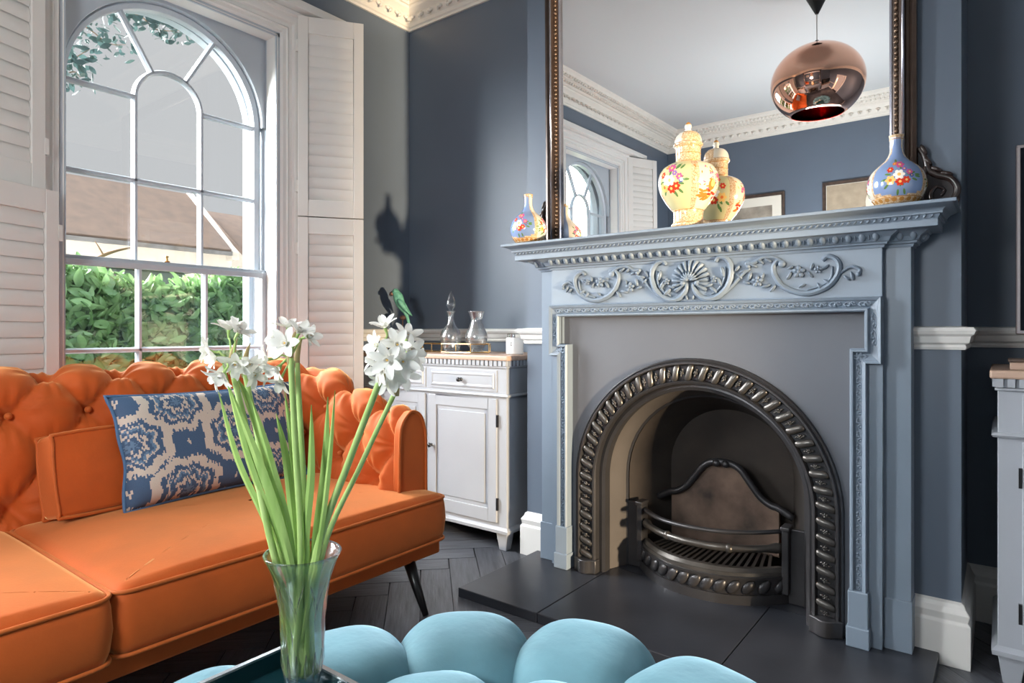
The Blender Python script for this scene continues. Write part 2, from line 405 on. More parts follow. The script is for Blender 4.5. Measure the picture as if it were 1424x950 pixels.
co = struct('trim_3', MB().sweep(ring, CO, XY, closed=True), 'cornice_plaster', 'ornate white plaster cornice around the ceiling', 'cornice')
lf = MB()
for a, l, wd in ((0, .026, .009), (.75, .02, .007), (-.75, .02, .007)):
    lf.ell((math.sin(a) * l * .5, 0, -.012 + math.cos(a) * l * .6), (wd, .006, l * .62), 6, 5, Matrix.Rotation(a, 3, 'Y'))
lf.ell((0, 0, -.02), (.008, .007, .008), 6, 4)
lm = lf.mesh('acanthus_leaf', 'cornice_plaster', True)
bo = MB(); 
def runs(x0, y0, x1, y1, nx, ny, leaves):
    L_ = math.hypot(x1 - x0, y1 - y0); n = int(L_ / .072); rz = math.atan2(-nx, ny) + PI
    for i in range(n):
        t = (i + .5) / n; x, y = x0 + (x1 - x0) * t, y0 + (y1 - y0) * t
        if leaves: link('acanthus_leaf', lm, co, (x + nx * .046, y + ny * .046, 2.902), (math.radians(-38), 0, rz), (1.25, 1.8, 1.25))
        for q in (0, .5):
            u_ = (i + q + .25) / n; X, Y = x0 + (x1 - x0) * u_, y0 + (y1 - y0) * u_
            bo.ell((X + nx * .12, Y + ny * .12, 2.972), (.014, .014, .013), 6, 4); bo.ell((X + nx * .168, Y + ny * .168, 2.990), (.015, .015, .014), 6, 4)
runs(XL, YA - .03, XL, YB + .03, 1, 0, True); runs(BL - .03, YA, XL + .03, YA, 0, -1, True); runs(XL + .03, YB, -.55, YB, 0, 1, True)
bo.build('scroll_ornament', 'cornice_plaster', co, smooth=True)['kind'] = 'stuff'

DO = thing('added_door_1', 'added unseen doorway facing the windows, shaping the warm beam', 'doorway', (XR, 1.145, 0), kind='structure')  # doorway added out of view to let in and trim the warm beam
MB().sweep([(1.545, 0), (1.545, 2.08), (.745, 2.08), (.745, 0)], [(-.02, XR - .012), (-.02, XR - .03), (-.04, XR - .035), (-.1, XR - .02), (-.1, XR)], YZ).build('architrave', 'white_paint', DO)
MB().box(XR, XR + .2, 1.545, 1.57, 0, 2.1).box(XR, XR + .2, .72, .745, 0, 2.1).box(XR, XR + .2, .72, 1.57, 2.08, 2.1).build('lining', 'white_paint', DO)
dl = MB().box(0, .795, 0, .042, .008, 2.07); dr_ = dl.mesh('added_door_leaf', 'white_paint')
link('added_door_leaf', dr_, DO, (XR + .19, .748, 0), (0, 0, math.radians(14)))  # leaf angle of the added door set so its edge cuts the beam
# ---------------------------------------------------------------- windows
SP = 2.035                                    # springing height of the arch
def arch_plate(mb, yc, hw, zt, r, x0, x1, zb=SP, n=28):
    inn = [(yc + r * math.cos(PI * i / n), SP + r * math.sin(PI * i / n)) for i in range(n + 1)]
    out = []
    for i in range(n + 1):
        a = PI * i / n; c, s_ = math.cos(a), math.sin(a)
        t = min(hw / abs(c) if abs(c) > 1e-6 else 9, (zt - SP) / s_ if s_ > 1e-6 else 9); out.append((yc + c * t, SP + s_ * t))
    k = n + 1
    vs = [(x, *p) for x in (x0, x1) for p in inn] + [(x, *p) for x in (x0, x1) for p in out]
    fs = []
    for i in range(n):
        fs += [(i, i + 1, 2 * k + i + 1, 2 * k + i), (k + i, 3 * k + i, 3 * k + i + 1, k + i + 1), (i, k + i, k + i + 1, i + 1), (2 * k + i, 2 * k + i + 1, 3 * k + i + 1, 3 * k + i)]
    mb.add(vs, fs)
    if zb < SP:
        for s_ in (-1, 1): mb.box(x0, x1, min(yc + s_ * r, yc + s_ * hw), max(yc + s_ * r, yc + s_ * hw), zb, SP)
    return mb
def window(n, yc, label):
    W = thing('window_%d' % n, label, 'window', (XL, yc, .5), kind='structure')
    def P(nm, mb, mat='white_paint', **k): return mb.build(nm, mat, W, **k)
    P('lining', MB().box(-3.2, -2.89, yc - .475, yc - .455, .48, 2.5).box(-3.2, -2.89, yc + .455, yc + .475, .48, 2.5).box(-3.2, -2.89, yc - .475, yc + .475, 2.485, 2.505), 'sash_white_shaded')
    P('outer_reveal', arch_plate(MB(), yc, .46, 2.49, .43, -3.15, -3.1, .5), 'render_white')
    P('spandrel', arch_plate(MB(), yc, .457, 2.487, .438, -3.06, -2.985), 'sash_white_shaded', bevel=.002)
    arch = lambda r, z0: [(yc - r, z0)] + [(yc - r * math.cos(PI * i / 32), SP + r * math.sin(PI * i / 32)) for i in range(33)] + [(yc + r, z0)]
    P('sash_frame', MB().sweep(arch(.424, 1.29), [(.018, -3.055), (.018, -3.015), (.006, -3.008), (-.012, -3.02), (-.014, -3.055)], YZ), 'sash_white_shaded', smooth=30)
    P('meeting_rail', MB().box(-3.055, -2.985, yc - .455, yc + .455, 1.283, 1.312), 'sash_white_shaded', bevel=.003)
    ls = MB().box(-3.01, -2.972, yc - .455, yc - .428, .53, 1.30).box(-3.01, -2.972, yc + .428, yc + .455, .53, 1.30).box(-3.01, -2.972, yc - .43, yc + .43, .53, .575).box(-3.01, -2.972, yc - .43, yc + .43, 1.272, 1.296)
    P('lower_sash_frame', ls, 'sash_white_shaded', bevel=.003)
    def bar(a, b, x=-3.035):
        a, b = Vector(a), Vector(b); d = (b - a).normalized(); q = Vector((-d.y, d.x)) * .011
        vs = []
        for p in (a, b):
            for (o, h) in ((-1, 0), (-1, .016), (-.45, .03), (.45, .03), (1, .016), (1, 0)): vs.append((x - .015 + h, p.x + q.x * o, p.y + q.y * o))
        fs = [(i, (i + 1) % 6, 6 + (i + 1) % 6, 6 + i) for i in range(6)] + [tuple(range(6)), tuple(range(11, 5, -1))]
        P('glazing_bar', MB().add(vs, fs), 'sash_white_shaded')
    for s_ in (-1, 1):
        bar((yc + s_ * .146, 1.30), (yc + s_ * .146, SP)); bar((yc + s_ * .146, .57), (yc + s_ * .146, 1.28), -2.992)
        bar((yc + s_ * .15, SP), (yc + s_ * .425, SP)); bar((yc + s_ * .146 * .5, SP + .146 * .866), (yc + s_ * .425 * .5, SP + .425 * .866))
    bar((yc - .425, 1.667), (yc + .425, 1.667)); bar((yc - .43, .92), (yc + .43, .92), -2.992)
    ip = [(yc - .146 * math.cos(PI * i / 20), SP + .146 * math.sin(PI * i / 20)) for i in range(21)]
    P('glazing_bar', MB().sweep(ip, [(.011, -3.05), (.011, -3.034), (.005, -3.02), (-.005, -3.02), (-.011, -3.034), (-.011, -3.05)], YZ), 'sash_white_shaded', smooth=30)
    def pane(poly, x): P('pane', MB().prism(poly, YZ, x, x + .003), 'window_glass')
    def rect(y0, y1, z0, z1, x): pane([(y0, z0), (y1, z0), (y1, z1), (y0, z1)], x)
    cols = ((-.43, -.146), (-.146, .146), (.146, .43))
    for i, (a, b) in enumerate(cols):
        rect(yc + a, yc + b, .57, .92, -3.0); rect(yc + a, yc + b, .92, 1.28, -3.0); rect(yc + a, yc + b, 1.30, 1.667, -3.043)
        if i != 1: rect(yc + a, yc + b, 1.667, SP, -3.043)
    pane([(yc + .146, 1.667)] + [(yc + .146 * math.cos(PI * i / 16), SP + .146 * math.sin(PI * i / 16)) for i in range(17)] + [(yc - .146, 1.667)], -3.043)
    for k in range(3):
        a0, a1 = PI * k / 3, PI * (k + 1) / 3
        pane([(yc + .146 * math.cos(a0 + (a1 - a0) * i / 8), SP + .146 * math.sin(a0 + (a1 - a0) * i / 8)) for i in range(9)] +
             [(yc + .432 * math.cos(a1 - (a1 - a0) * i / 8), SP + .432 * math.sin(a1 - (a1 - a0) * i / 8)) for i in range(9)], -3.043)
    P('sill', MB().box(-3.2, -2.86, yc - .5, yc + .5, .46, .53), bevel=.006)
    AR = [(-.004, -2.97), (0, -2.90), (.006, -2.888), (.014, -2.892), (.02, -2.892), (.028, -2.876), (.045, -2.874), (.05, -2.864), (.058, -2.870), (.075, -2.868), (.08, -2.856), (.092, -2.850), (.112, -2.850), (.118, -2.838), (.135, -2.836), (.14, -2.90)]
    P('architrave', MB().sweep([(yc - .455, .3), (yc - .455, 2.485), (yc + .455, 2.485), (yc + .455, .3)], AR, YZ), smooth=35)
    P('pelmet_board', MB().box(-2.91, -2.79, yc - .88, yc + .905, 2.622, 2.665), bevel=.004)
    lt = MB(); lt.lathe([(.012, 0), (.014, .004), (.006, .008), (.005, .02), (.01, .026), (.0, .03)], 10, (-2.99, yc - .03, 1.312)); P('sash_catch', lt, 'brass', smooth=True)
    return W
window(1, WIN[0], 'tall arched sash window with white glazing bars above the orange sofa')
window(2, WIN[1], 'second arched sash window, seen only as a reflection in the mirror')

def shutter(label, loc, ang, wd, z0, z1, fold=1):
    T = thing('louvred_shutter', label, 'shutter', loc, (0, 0, math.radians(ang)), 'white louvred shutter leaves')
    h = z1 - z0; st, rl = .05, .085; x0, x1, za, zb = st, wd - st, z0 + rl, z1 - rl
    def P(nm, mb, **k): return mb.build(nm, 'shutter_paint', T, **k)
    for a in (0, wd - st): P('stile', MB().box(a, a + st, -.014, .014, z0, z1), bevel=.002)
    for a in (z0, z1 - rl): P('rail', MB().box(st, wd - st, -.013, .013, a, a + rl), bevel=.002)
    n = max(3, round((zb - za) / .056)); p = (zb - za) / n
    sl = MB(); w2 = p * .56
    q = Matrix.Rotation(math.radians(8), 3, 'X')
    sl.add([tuple(q @ Vector((x, y, z))) for x in (x0 + .002, x1 - .002) for (y, z) in ((0, -w2), (.0055, -w2 * .4), (.0055, w2 * .4), (0, w2), (-.0055, w2 * .4), (-.0055, -w2 * .4))],
           [(0, 1, 2, 3, 4, 5), (11, 10, 9, 8, 7, 6)] + [(i, 6 + i, 6 + (i + 1) % 6, (i + 1) % 6) for i in range(6)])
    me = sl.mesh('louvre', 'shutter_paint', 25)
    for i in range(n): link('louvre', me, T, (0, 0, za + (i + .5) * p))
    for hz_ in (z0 + h * .12, z1 - h * .12 - .06): P('hinge', MB().box(-.012, .004, -.01, .016, hz_, hz_ + .06))
    if fold:
        a, b = sorted((.019 * fold, .042 * fold)); P('folded_panel', MB().box(.012, wd - .004, a, b, z0, z1), bevel=.002)
    return T
RA = 54.4; LA = -68.5
shutter('upper white louvred shutter leaf between the arched window and the blue corner', (-2.845, 1.925, 0), RA, .325, 1.588, 2.607)
shutter('lower white louvred shutter leaf rising behind the sofa arm by the sideboard', (-2.845, 1.925, 0), RA, .325, .5, 1.583)
shutter('upper white louvred shutter leaf on the window side away from the fireplace', (-2.82, .825, 0), LA, .36, 1.525, 2.607, -1)
shutter('lower white louvred shutter leaf behind the tufted sofa back, orange glow on its slats', (-2.80, .862, 0), LA, .38, .5, 1.52, -1)
y2 = WIN[1]
shutter('upper white shutter leaf reflected in the mirror beside the second window', (-2.85, y2 - .585, 0), -68, .36, 1.525, 2.607, -1)
shutter('lower white shutter leaf of the second window, below the mirror view', (-2.85, y2 - .585, 0), -68, .36, .5, 1.52, -1)
shutter('upper white shutter leaf at the mirror frame edge, far side of second window', (-2.895, y2 + .59, 0), RA, .24, 1.588, 2.607)

# ---------------------------------------------------------------- hearth, surround, cast iron insert, grate
HZ = .035
H = thing('hearth', 'dark slate hearth slab in front of the fireplace', 'hearth', (XC, 2.05, 0))
hx = [-1.625, -1.262, -.643, -.148]
for i in range(3):
    MB().box(hx[i] + (.001 if i else 0), hx[i + 1] - (.001 if i < 2 else 0), 1.79, 2.327, 0, HZ).build('slate_slab', 'slate', H, bevel=.003)
MB().box(XC - .405, XC + .405, 2.329, 2.745, .002, HZ - .001).build('back_slab', 'slate', H)

F = thing('fireplace_surround', 'slate blue carved wooden fireplace surround with scrolled shell frieze', 'fireplace', (XC, 2.28, HZ))
def FP(nm, mb, mat='surround_paint', par=None, **k): return mb.build(nm, mat, par or F, **k)
for s_ in (-1, 1):
    a, b = sorted((XC + s_ * .597, XC + s_ * .672))
    FP('pilaster', MB().box(a, b, 2.245, 2.328, HZ, 1.262), bevel=.002)
    FP('pilaster_block', MB().box(a - (.003 if s_ < 0 else -.004), b + (.003 if s_ > 0 else -.004), 2.238, 2.328, HZ, .19), bevel=.002)
    a, b = sorted((XC + s_ * .514, XC + s_ * .6))
    a2, b2 = sorted((XC + s_ * .5545, XC + s_ * .6))
    FP('jamb', MB().box(a, b, 2.215, 2.328, HZ, .948).box(a2, b2, 2.215, 2.328, .948, 1.07), bevel=.0015)
    a, b = sorted((XC + s_ * .51, XC + s_ * .566))
    FP('plinth_block', MB().box(a, b, 2.188, 2.24, .095, .205).box(a - .004, b + .004, 2.182, 2.24, HZ, .097), bevel=.003)
FP('frieze_board', MB().box(XC - .6, XC + .6, 2.215, 2.328, 1.062, 1.27), bevel=.0015)
# eared frame moulding with carved leaf run
ear = [(XC - .5145, .205), (XC - .5145, .947), (XC - .5545, .947), (XC - .5545, 1.06), (XC + .5545, 1.06), (XC + .5545, .947), (XC + .5145, .947), (XC + .5145, .205)]
EM = [(0, 2.222), (0, 2.198), (.004, 2.192), (.009, 2.192), (.012, 2.204), (.015, 2.208), (.034, 2.200), (.036, 2.194), (.044, 2.190), (.046, 2.194), (.046, 2.222)]
em = FP('eared_moulding', MB().sweep(ear, EM, XZ), smooth=30)
lfm = MB()
pts = [(-.018, -.004), (-.008, .006), (.004, .004), (.012, -.003), (.019, .002)]
lfm.tube([(x, 0, z) for x, z in catmull(pts, 3)], [.0015 + .0022 * math.sin(PI * i / 12) for i in range(13)], 5)
for (x, z, a, l) in ((-.012, -.004, .7, .0075), (-.002, -.005, .2, .008), (.006, .006, -.5, .008), (.014, .005, .3, .006)):
    lfm.ell((x, -.001, z), (l, .0028, .0030), 6, 4, Matrix.Rotation(a, 3, 'Y'))
lfm.ell((.001, -.002, 0), (.004, .003, .004), 6, 4)
lm = lfm.mesh('carved_leaf', 'surround_paint', True)
def place_leaf(p, q):
    p, q = Vector(p), Vector(q); d = q - p; L_ = d.length; n = max(1, int(L_ / .041)); a = math.atan2(d.y, d.x)
    nn = Vector((-d.y, d.x)).normalized() * .0245
    for i in range(n):
        c = p + d * ((i + .5) / n) + nn
        link('carved_leaf', lm, em, (c.x, 2.203, c.y), (0, -a, 0), (L_ / n / .041, 1, 1))
place_leaf(ear[0], ear[1]); place_leaf((XC - .5545, .955), ear[3]); place_leaf((XC - .575, 1.06), (XC + .575, 1.06)); place_leaf(ear[4], (XC + .5545, .955)); place_leaf(ear[6], ear[7])
place_leaf((ear[5][0] + .012, .947), (ear[6][0] + .004, .947)); place_leaf((ear[1][0] - .004, .947), (ear[2][0] - .012, .947))
# bed mould with egg and dart, fascia, twist band, cove, shelf
def UP(hw, yf): return [(XC + hw, 2.328), (XC + hw, yf), (XC - hw, yf), (XC - hw, 2.328)]
bp = [(XC + .672, 2.328), (XC + .672, 2.245), (XC + .6, 2.245), (XC + .6, 2.215), (XC - .6, 2.215), (XC - .6, 2.245), (XC - .672, 2.245), (XC - .672, 2.328)]
bp = bp[::-1]
BM = [(0, 1.254), (-.005, 1.254), (-.007, 1.262), (-.014, 1.264), (-.016, 1.27), (-.02, 1.2715), (-.026, 1.284), (-.04, 1.293), (-.046, 1.298), (0, 1.2985)]
bed = FP('bed_moulding', MB().sweep(bp, BM, XZ if False else XY), smooth=30)
eg = MB().ell((0, 0, 0), (.0098, .010, .0155), 10, 6).tube([(.013 * math.cos(a), .002, .0135 * math.sin(a) + .002) for a in [PI + PI * i / 8 for i in range(9)]], .0018, 5).mesh('egg', 'surround_paint', True)
dm = MB().ell((0, 0, 0), (.0028, .004, .011), 6, 4).mesh('dart', 'surround_paint', True)
n = 33
for i in range(n):
    x = XC - .605 + 1.21 * (i + .5) / n
    link('egg', eg, bed, (x, 2.185, 1.285), (math.radians(38), 0, 0))
    if i: link('dart', dm, bed, (x - 1.21 / n / 2, 2.186, 1.284), (math.radians(38), 0, 0))
for s_ in (-1, 1):
    for y in (2.262, 2.3): link('egg', eg, bed, (XC + s_ * .702, y, 1.285), (math.radians(38), 0, s_ * PI / 2))
    for dx in (.645, .68): link('egg', eg, bed, (XC + s_ * dx, 2.217, 1.285), (math.radians(38), 0, 0))
FP('fascia', MB().box(XC - .745, XC + .745, 2.15, 2.328, 1.298, 1.3175), bevel=.0015)
tb = FP('twist_band', MB().sweep(UP(.742, 2.153)[::-1], [(.01, 1.3175), (-.002, 1.3175), (-.004, 1.322), (-.008, 1.331), (-.014, 1.332), (-.014, 1.3355), (.01, 1.3355)], XY), smooth=30)
tw = MB()
def twist(x, y, ax):
    d = Vector((.62, 0, .42)) if ax == 0 else Vector((0, .62, .42))
    tw.ell((x, y, 1.3255), (.0085, .0035, .0036), 6, 4, Matrix(((d.x, 0 if ax else 0, -.4), (d.y, 1, 0), (.55, 0, .8))) if ax == 0 else Matrix(((1, 0, 0), (0, .8, 0), (0, .55, .9))))
for i in range(84): twist(XC - .74 + 1.48 * (i + .5) / 84, 2.1455, 0)
for i in range(9):
    for s_ in (-1, 1): tw.ell((XC + s_ * .749, 2.16 + .018 * i, 1.3255), (.0035, .0075, .004), 6, 4)
tw.build('carved_twist', 'surround_paint', tb, smooth=True)['kind'] = 'stuff'
FP('cove', MB().sweep(UP(.755, 2.141)[::-1], [(.02, 1.3355), (-.001, 1.3355), (-.003, 1.341), (-.01, 1.348), (-.022, 1.353), (-.026, 1.3555), (.02, 1.3555)], XY), smooth=40)
FP('mantel_shelf', MB().box(XC - .79, XC + .79, 2.11, 2.328, 1.3555, 1.3655), bevel=.002)

# carved frieze ornament, mirrored about the centre line
def curve(pts, r0, r1, nm='scroll', flat=1.0, curl=0):
    for s_ in (-1, 1):
        P = catmull([(x * -s_, z) for x, z in pts], 5); k = len(P)
        R = [r0 + (r1 - r0) * abs(2 * i / (k - 1) - 1) ** 1.5 for i in range(k)]
        m = MB().tube([(XC + p[0], 2.209, p[1]) for p in P], R, 8, flat=flat, up=(0, -1, 0))
        m.tube([(XC + p[0], 2.209 - R[i] * .8, p[1]) for i, p in enumerate(P)], [x * .35 for x in R], 6)
        if curl: m.ell((XC - s_ * pts[-1][0], 2.203, pts[-1][1]), (curl, .008, curl), 10, 6)
        FP(nm, m, smooth=True)
C1 = [(-.435, 1.226), (-.451, 1.237), (-.473, 1.228), (-.484, 1.205), (-.476, 1.172), (-.449, 1.141), (-.4, 1.123), (-.353, 1.129), (-.312, 1.152), (-.29, 1.187), (-.287, 1.216), (-.302, 1.235), (-.314, 1.222)]
C2 = [(-.092, 1.244), (-.103, 1.258), (-.128, 1.253), (-.145, 1.228), (-.147, 1.194), (-.133, 1.154), (-.105, 1.126), (-.069, 1.114), (-.036, 1.124), (-.016, 1.149), (-.013, 1.168), (-.026, 1.173)]
curve(C1, .0095, .007, curl=.012); curve(C2, .011, .007, curl=.010)
curve([(-.488, 1.184), (-.515, 1.2), (-.54, 1.191), (-.537, 1.176)], .006, .004, 'sprig', curl=.007)
curve([(-.302, 1.238), (-.282, 1.247), (-.252, 1.248), (-.223, 1.232), (-.198, 1.232), (-.206, 1.22)], .007, .005, 'sprig', curl=.007)
curve([(-.118, 1.128), (-.152, 1.159), (-.185, 1.194), (-.21, 1.214)], .006, .005, 'stalk')
curve([(-.464, 1.205), (-.459, 1.167), (-.432, 1.146), (-.39, 1.134)], .005, .003, 'stalk')
curve([(-.126, 1.225), (-.124, 1.185), (-.105, 1.15), (-.075, 1.13)], .005, .003, 'stalk')
def flower(x, z, r):
    m = MB()
    for k in range(5):
        a = 2 * PI * k / 5 + .3; m.ell((x + math.cos(a) * r * .62, 2.204, z + math.sin(a) * r * .62), (r * .5, .006, r * .36), 7, 5, Matrix.Rotation(-a, 3, 'Y'))
    m.ell((x, 2.199, z), (r * .3, .006, r * .3), 7, 5); FP('carved_flower', m, smooth=True)
def leaf(x, z, a, l):
    m = MB().ell((x, 2.208, z), (l, .0065, l * .36), 8, 5, Matrix.Rotation(-a, 3, 'Y')); m.tube([(x - l * .8 * math.cos(a), 2.2025, z - l * .8 * math.sin(a)), (x, 2.2005, z), (x + l * .8 * math.cos(a), 2.2025, z + l * .8 * math.sin(a))], .0014, 5)
    FP('carved_acanthus', m, smooth=True)
for s_ in (-1, 1):
    X = lambda d: XC - s_ * d
    A = lambda a: a if s_ > 0 else PI - a
    flower(X(-.366), 1.193, .019); flower(X(-.236), 1.168, .018); flower(X(-.088), 1.183, .012); flower(X(-.424), 1.196, .012)
    for d, z, a, l in ((-.443, 1.203, .5, .015), (-.405, 1.207, 1.3, .013), (-.40, 1.182, -.9, .013), (-.336, 1.182, 1.0, .016), (-.34, 1.208, .4, .012), (-.452, 1.155, -.6, .018), (-.428, 1.142, -1.0, .016), (-.375, 1.148, .5, .013),
                       (-.285, 1.143, .9, .016), (-.262, 1.152, .2, .017), (-.21, 1.186, 1.3, .017), (-.19, 1.205, .2, .016), (-.168, 1.216, .9, .015), (-.252, 1.185, 1.2, .013), (-.20, 1.165, -.3, .013), (-.175, 1.188, -.8, .014),
                       (-.52, 1.172, -1.3, .015), (-.505, 1.166, -.7, .013), (-.27, 1.236, -.5, .014), (-.245, 1.234, -.7, .014), (-.222, 1.221, -.4, .014), (-.118, 1.205, -1.3, .022), (-.106, 1.172, -1.0, .022), (-.086, 1.145, -.7, .02),
                       (-.068, 1.162, .3, .016), (-.05, 1.152, -.3, .014), (-.012, 1.122, 1.2, .010)):
        leaf(X(d), z, A(a), l)
SX, SZ = XC, 1.178
for k in range(15):
    a = math.radians(-28 + 236 * k / 14); r = .078 * (.90 + .10 * math.sin(a)); c, s_ = math.cos(a), math.sin(a)
    vs = []; pr = [(0, .0, .006), (.25, .10, .012), (.6, .11, .020), (.88, .125, .016), (1.0, .10, .008)]
    for t, wd, h in pr:
        hw = r * wd * (t * .95 + .12)
        for o, hh in ((-1, .3), (-.5, .85), (0, 1), (.5, .85), (1, .3)):
            vs.append((SX + c * r * t - s_ * hw * o, 2.214 - h * hh, SZ + s_ * r * t + c * hw * o))
    fs = [(i * 5 + j, i * 5 + j + 1, i * 5 + 6 + j, i * 5 + 5 + j) for i in range(4) for j in range(4)] + [(20, 21, 22, 23, 24)]
    vs += [(vs[20 + j][0], 2.214, vs[20 + j][2]) for j in (0, 4)]; fs.append((20, 25, 26, 24, 23, 22, 21))
    FP('shell_rib', MB().add(vs, fs), smooth=40)
for k in range(9):
    a = math.radians(10 + 160 * k / 8); m = MB().ell((SX + math.cos(a) * .018, 2.194, SZ + .004 + math.sin(a) * .018), (.017, .006, .0042), 7, 5, Matrix.Rotation(-a, 3, 'Y'))
    FP('shell_heart_rib', m, smooth=True)

# cast iron insert
I = thing('cast_iron_insert', 'cast iron arched fireplace insert with rope twist moulding', 'fireplace insert', (XC, 2.26, HZ))
def IP(nm, mb, mat='iron', par=None, **k): return mb.build(nm, mat, par or I, **k)
AZ = .41                                       # springing of the iron arch
def apath(r, zb=HZ, n=48): return [(XC + r, zb)] + [(XC + r * math.cos(PI * i / n), AZ + r * math.sin(PI * i / n)) for i in range(n + 1)] + [(XC - r, zb)]
ac = math.atan2(.652, .5145); an_ = sorted([PI * i / 48 for i in range(49)] + [ac, PI - ac])
inn = [(XC + .40, HZ)] + [(XC + .40 * math.cos(a), AZ + .40 * math.sin(a)) for a in an_] + [(XC - .40, HZ)]; k = len(inn); out = []
for (x, z) in inn:
    dx, dz = x - XC, z - AZ
    if z <= AZ + 1e-6: out.append((XC + math.copysign(.5145, dx), z))
    else:
        t = min(.5145 / abs(dx) if abs(dx) > 1e-6 else 99, .652 / dz); out.append((XC + dx * t, AZ + dz * t))
pl = MB().add([(x, 2.24, z) for x, z in inn] + [(x, 2.24, z) for x, z in out], [(i, i + 1, k + i + 1, k + i) for i in range(k - 1)])
for s_ in (-1, 1):
    a, b = sorted((XC + s_ * .5145, XC + s_ * .556)); pl.box(a, b, 2.24, 2.26, .945, 1.062)
IP('plate', pl, 'iron_plate')
IP('arch_moulding', MB().sweep(apath(.40), [(0, 2.262), (0, 2.226), (-.004, 2.222), (-.010, 2.220), (-.013, 2.226), (-.016, 2.236), (-.066, 2.236), (-.069, 2.226), (-.073, 2.218), (-.079, 2.218), (-.083, 2.226), (-.087, 2.224), (-.092, 2.228), (-.094, 2.24)], XZ), smooth=30)
IP('inner_lip', MB().sweep(apath(.375), [(.0, 2.30), (.0, 2.262), (-.012, 2.256), (-.026, 2.258), (-.026, 2.30)], XZ), smooth=30)
lb = MB()
def lobe_pt(u, v):
    t = u * 2 - 1; wv = math.sqrt(max(0, 1 - abs(t) ** 2.2)); a = PI * v * 2
    return (t * .036, -.010 * wv * math.sin(a) - .002, .0155 * wv * math.cos(a) * .8 + .006 * math.sin(t * 2.2))
lb.grid(lobe_pt, 10, 10); lbm = lb.mesh('rope_lobe', 'iron_bright', True)
rs = MB()
for q in range(5): rs.ell((.0042 * math.cos(q * 1.2566), 0, .0042 * math.sin(q * 1.2566)), (.0032, .004, .0032), 5, 4)
rs.ell((0, -.003, 0), (.0022, .003, .0022), 5, 4); rs.ell((.009, .001, .004), (.006, .003, .0026), 5, 4, Matrix.Rotation(-.6, 3, 'Y')); rs.ell((-.009, .001, -.004), (.006, .003, .0026), 5, 4, Matrix.Rotation(-.6, 3, 'Y'))
rsm = rs.mesh('rosette', 'iron_bright', True)
rr = .441; Ls = [(XC + rr, .09), (XC + rr, AZ)]; tot = 2 * (AZ - .09) + PI * rr; n = 39
for i in range(n):
    for half in (0, .5):
        s = tot * (i + .28 + half) / n
        if s < AZ - .09: x, z, ta = XC - rr, .09 + s, PI / 2
        elif s < AZ - .09 + PI * rr:
            a = PI - (s - (AZ - .09)) / rr; x, z, ta = XC + rr * math.cos(a), AZ + rr * math.sin(a), a - PI / 2
        else: x, z, ta = XC + rr, AZ - (s - (AZ - .09) - PI * rr), -PI / 2
        if half == 0: link('rope_lobe', lbm, I, (x, 2.229, z), (0, -(ta + math.radians(50)), 0), (.92, 1.1, 1.15))
        else: link('rosette', rsm, I, (x, 2.222, z), (0, -(ta + math.radians(46)), 0), 1.15)
for s_ in (-1, 1):
    c = XC + s_ * .443; pf = [(-.05, 2.25), (-.05, 2.216), (-.038, 2.212), (-.028, 2.206), (-.018, 2.196), (0, 2.190), (.018, 2.196), (.028, 2.206), (.038, 2.212), (.05, 2.216), (.05, 2.25)]
    IP('arch_foot', MB().prism([(c + a, b) for a, b in pf], XY, HZ, .088), smooth=40, bevel=.003)
def funnel(r0, y0, h0, r1, y1, h1):
    a = [(XC + r0, HZ)] + [(XC + r0 * math.cos(PI * i / 24), h0 + r0 * math.sin(PI * i / 24)) for i in range(25)] + [(XC - r0, HZ)]
    b = [(XC + r1, HZ)] + [(XC + r1 * math.cos(PI * i / 24), h1 + r1 * math.sin(PI * i / 24)) for i in range(25)] + [(XC - r1, HZ)]
    k = len(a); return MB().add([(x, y0, z) for x, z in a] + [(x, y1, z) for x, z in b], [(i, i + 1, k + i + 1, k + i) for i in range(k - 1)])
IP('cheek', funnel(.385, 2.285, AZ, .345, 2.40, AZ), 'cheek_iron', smooth=40)
IP('inner_rib', MB().sweep([(x, z) for x, z in apath(.343, HZ, 24)], [(.004, 2.395), (-.004, 2.39), (-.012, 2.395), (-.012, 2.41), (.004, 2.41)], XZ), 'iron', smooth=30)
fb = funnel(.34, 2.405, AZ, .25, 2.62, AZ + .02)
bk = [(XC + .25, HZ)] + [(XC + .25 * math.cos(PI * i / 24), AZ + .02 + .25 * math.sin(PI * i / 24)) for i in range(25)] + [(XC - .25, HZ)]
fb.add([(x, 2.62, z) for x, z in bk], [tuple(range(len(bk)))])
IP('firebox', fb, 'soot', smooth=40)

# fire grate
G = thing('fire_grate', 'cast iron bow fronted fire grate with rails and gadrooned apron', 'grate', (XC, 2.4, HZ))
def GP(nm, mb, mat='iron', par=None, **k): return mb.build(nm, mat, par or G, **k)
def bow(t, e=0, w=.285): return (XC + (w + e) * t, 2.405 - (.155 + e) * (1 - abs(t) ** 2.3))
def band(z0, z1, e0, e1, th=.02):
    m = MB(); n = 28; vs = []
    for i in range(n + 1):
        t = i / n * 2 - 1
        for (z, e) in ((z0, e0), (z1, e1), (z1, e1 - th), (z0, e0 - th)): x, y = bow(t, e); vs.append((x, y, z))
    return m.add(vs, [(i * 4 + j, i * 4 + (j + 1) % 4, i * 4 + 4 + (j + 1) % 4, i * 4 + 4 + j) for i in range(n) for j in range(4)] + [(0, 1, 2, 3), (n * 4 + 3, n * 4 + 2, n * 4 + 1, n * 4)])
GP('skirt_band', band(HZ, .068, .012, .010), smooth=30)
GP('apron', band(.066, .124, 0, .004), smooth=30)
gd = MB().ell((0, 0, 0), (.030, .012, .017), 10, 6, Matrix.Rotation(-.55, 3, 'Y')).mesh('gadroon', 'iron', True)
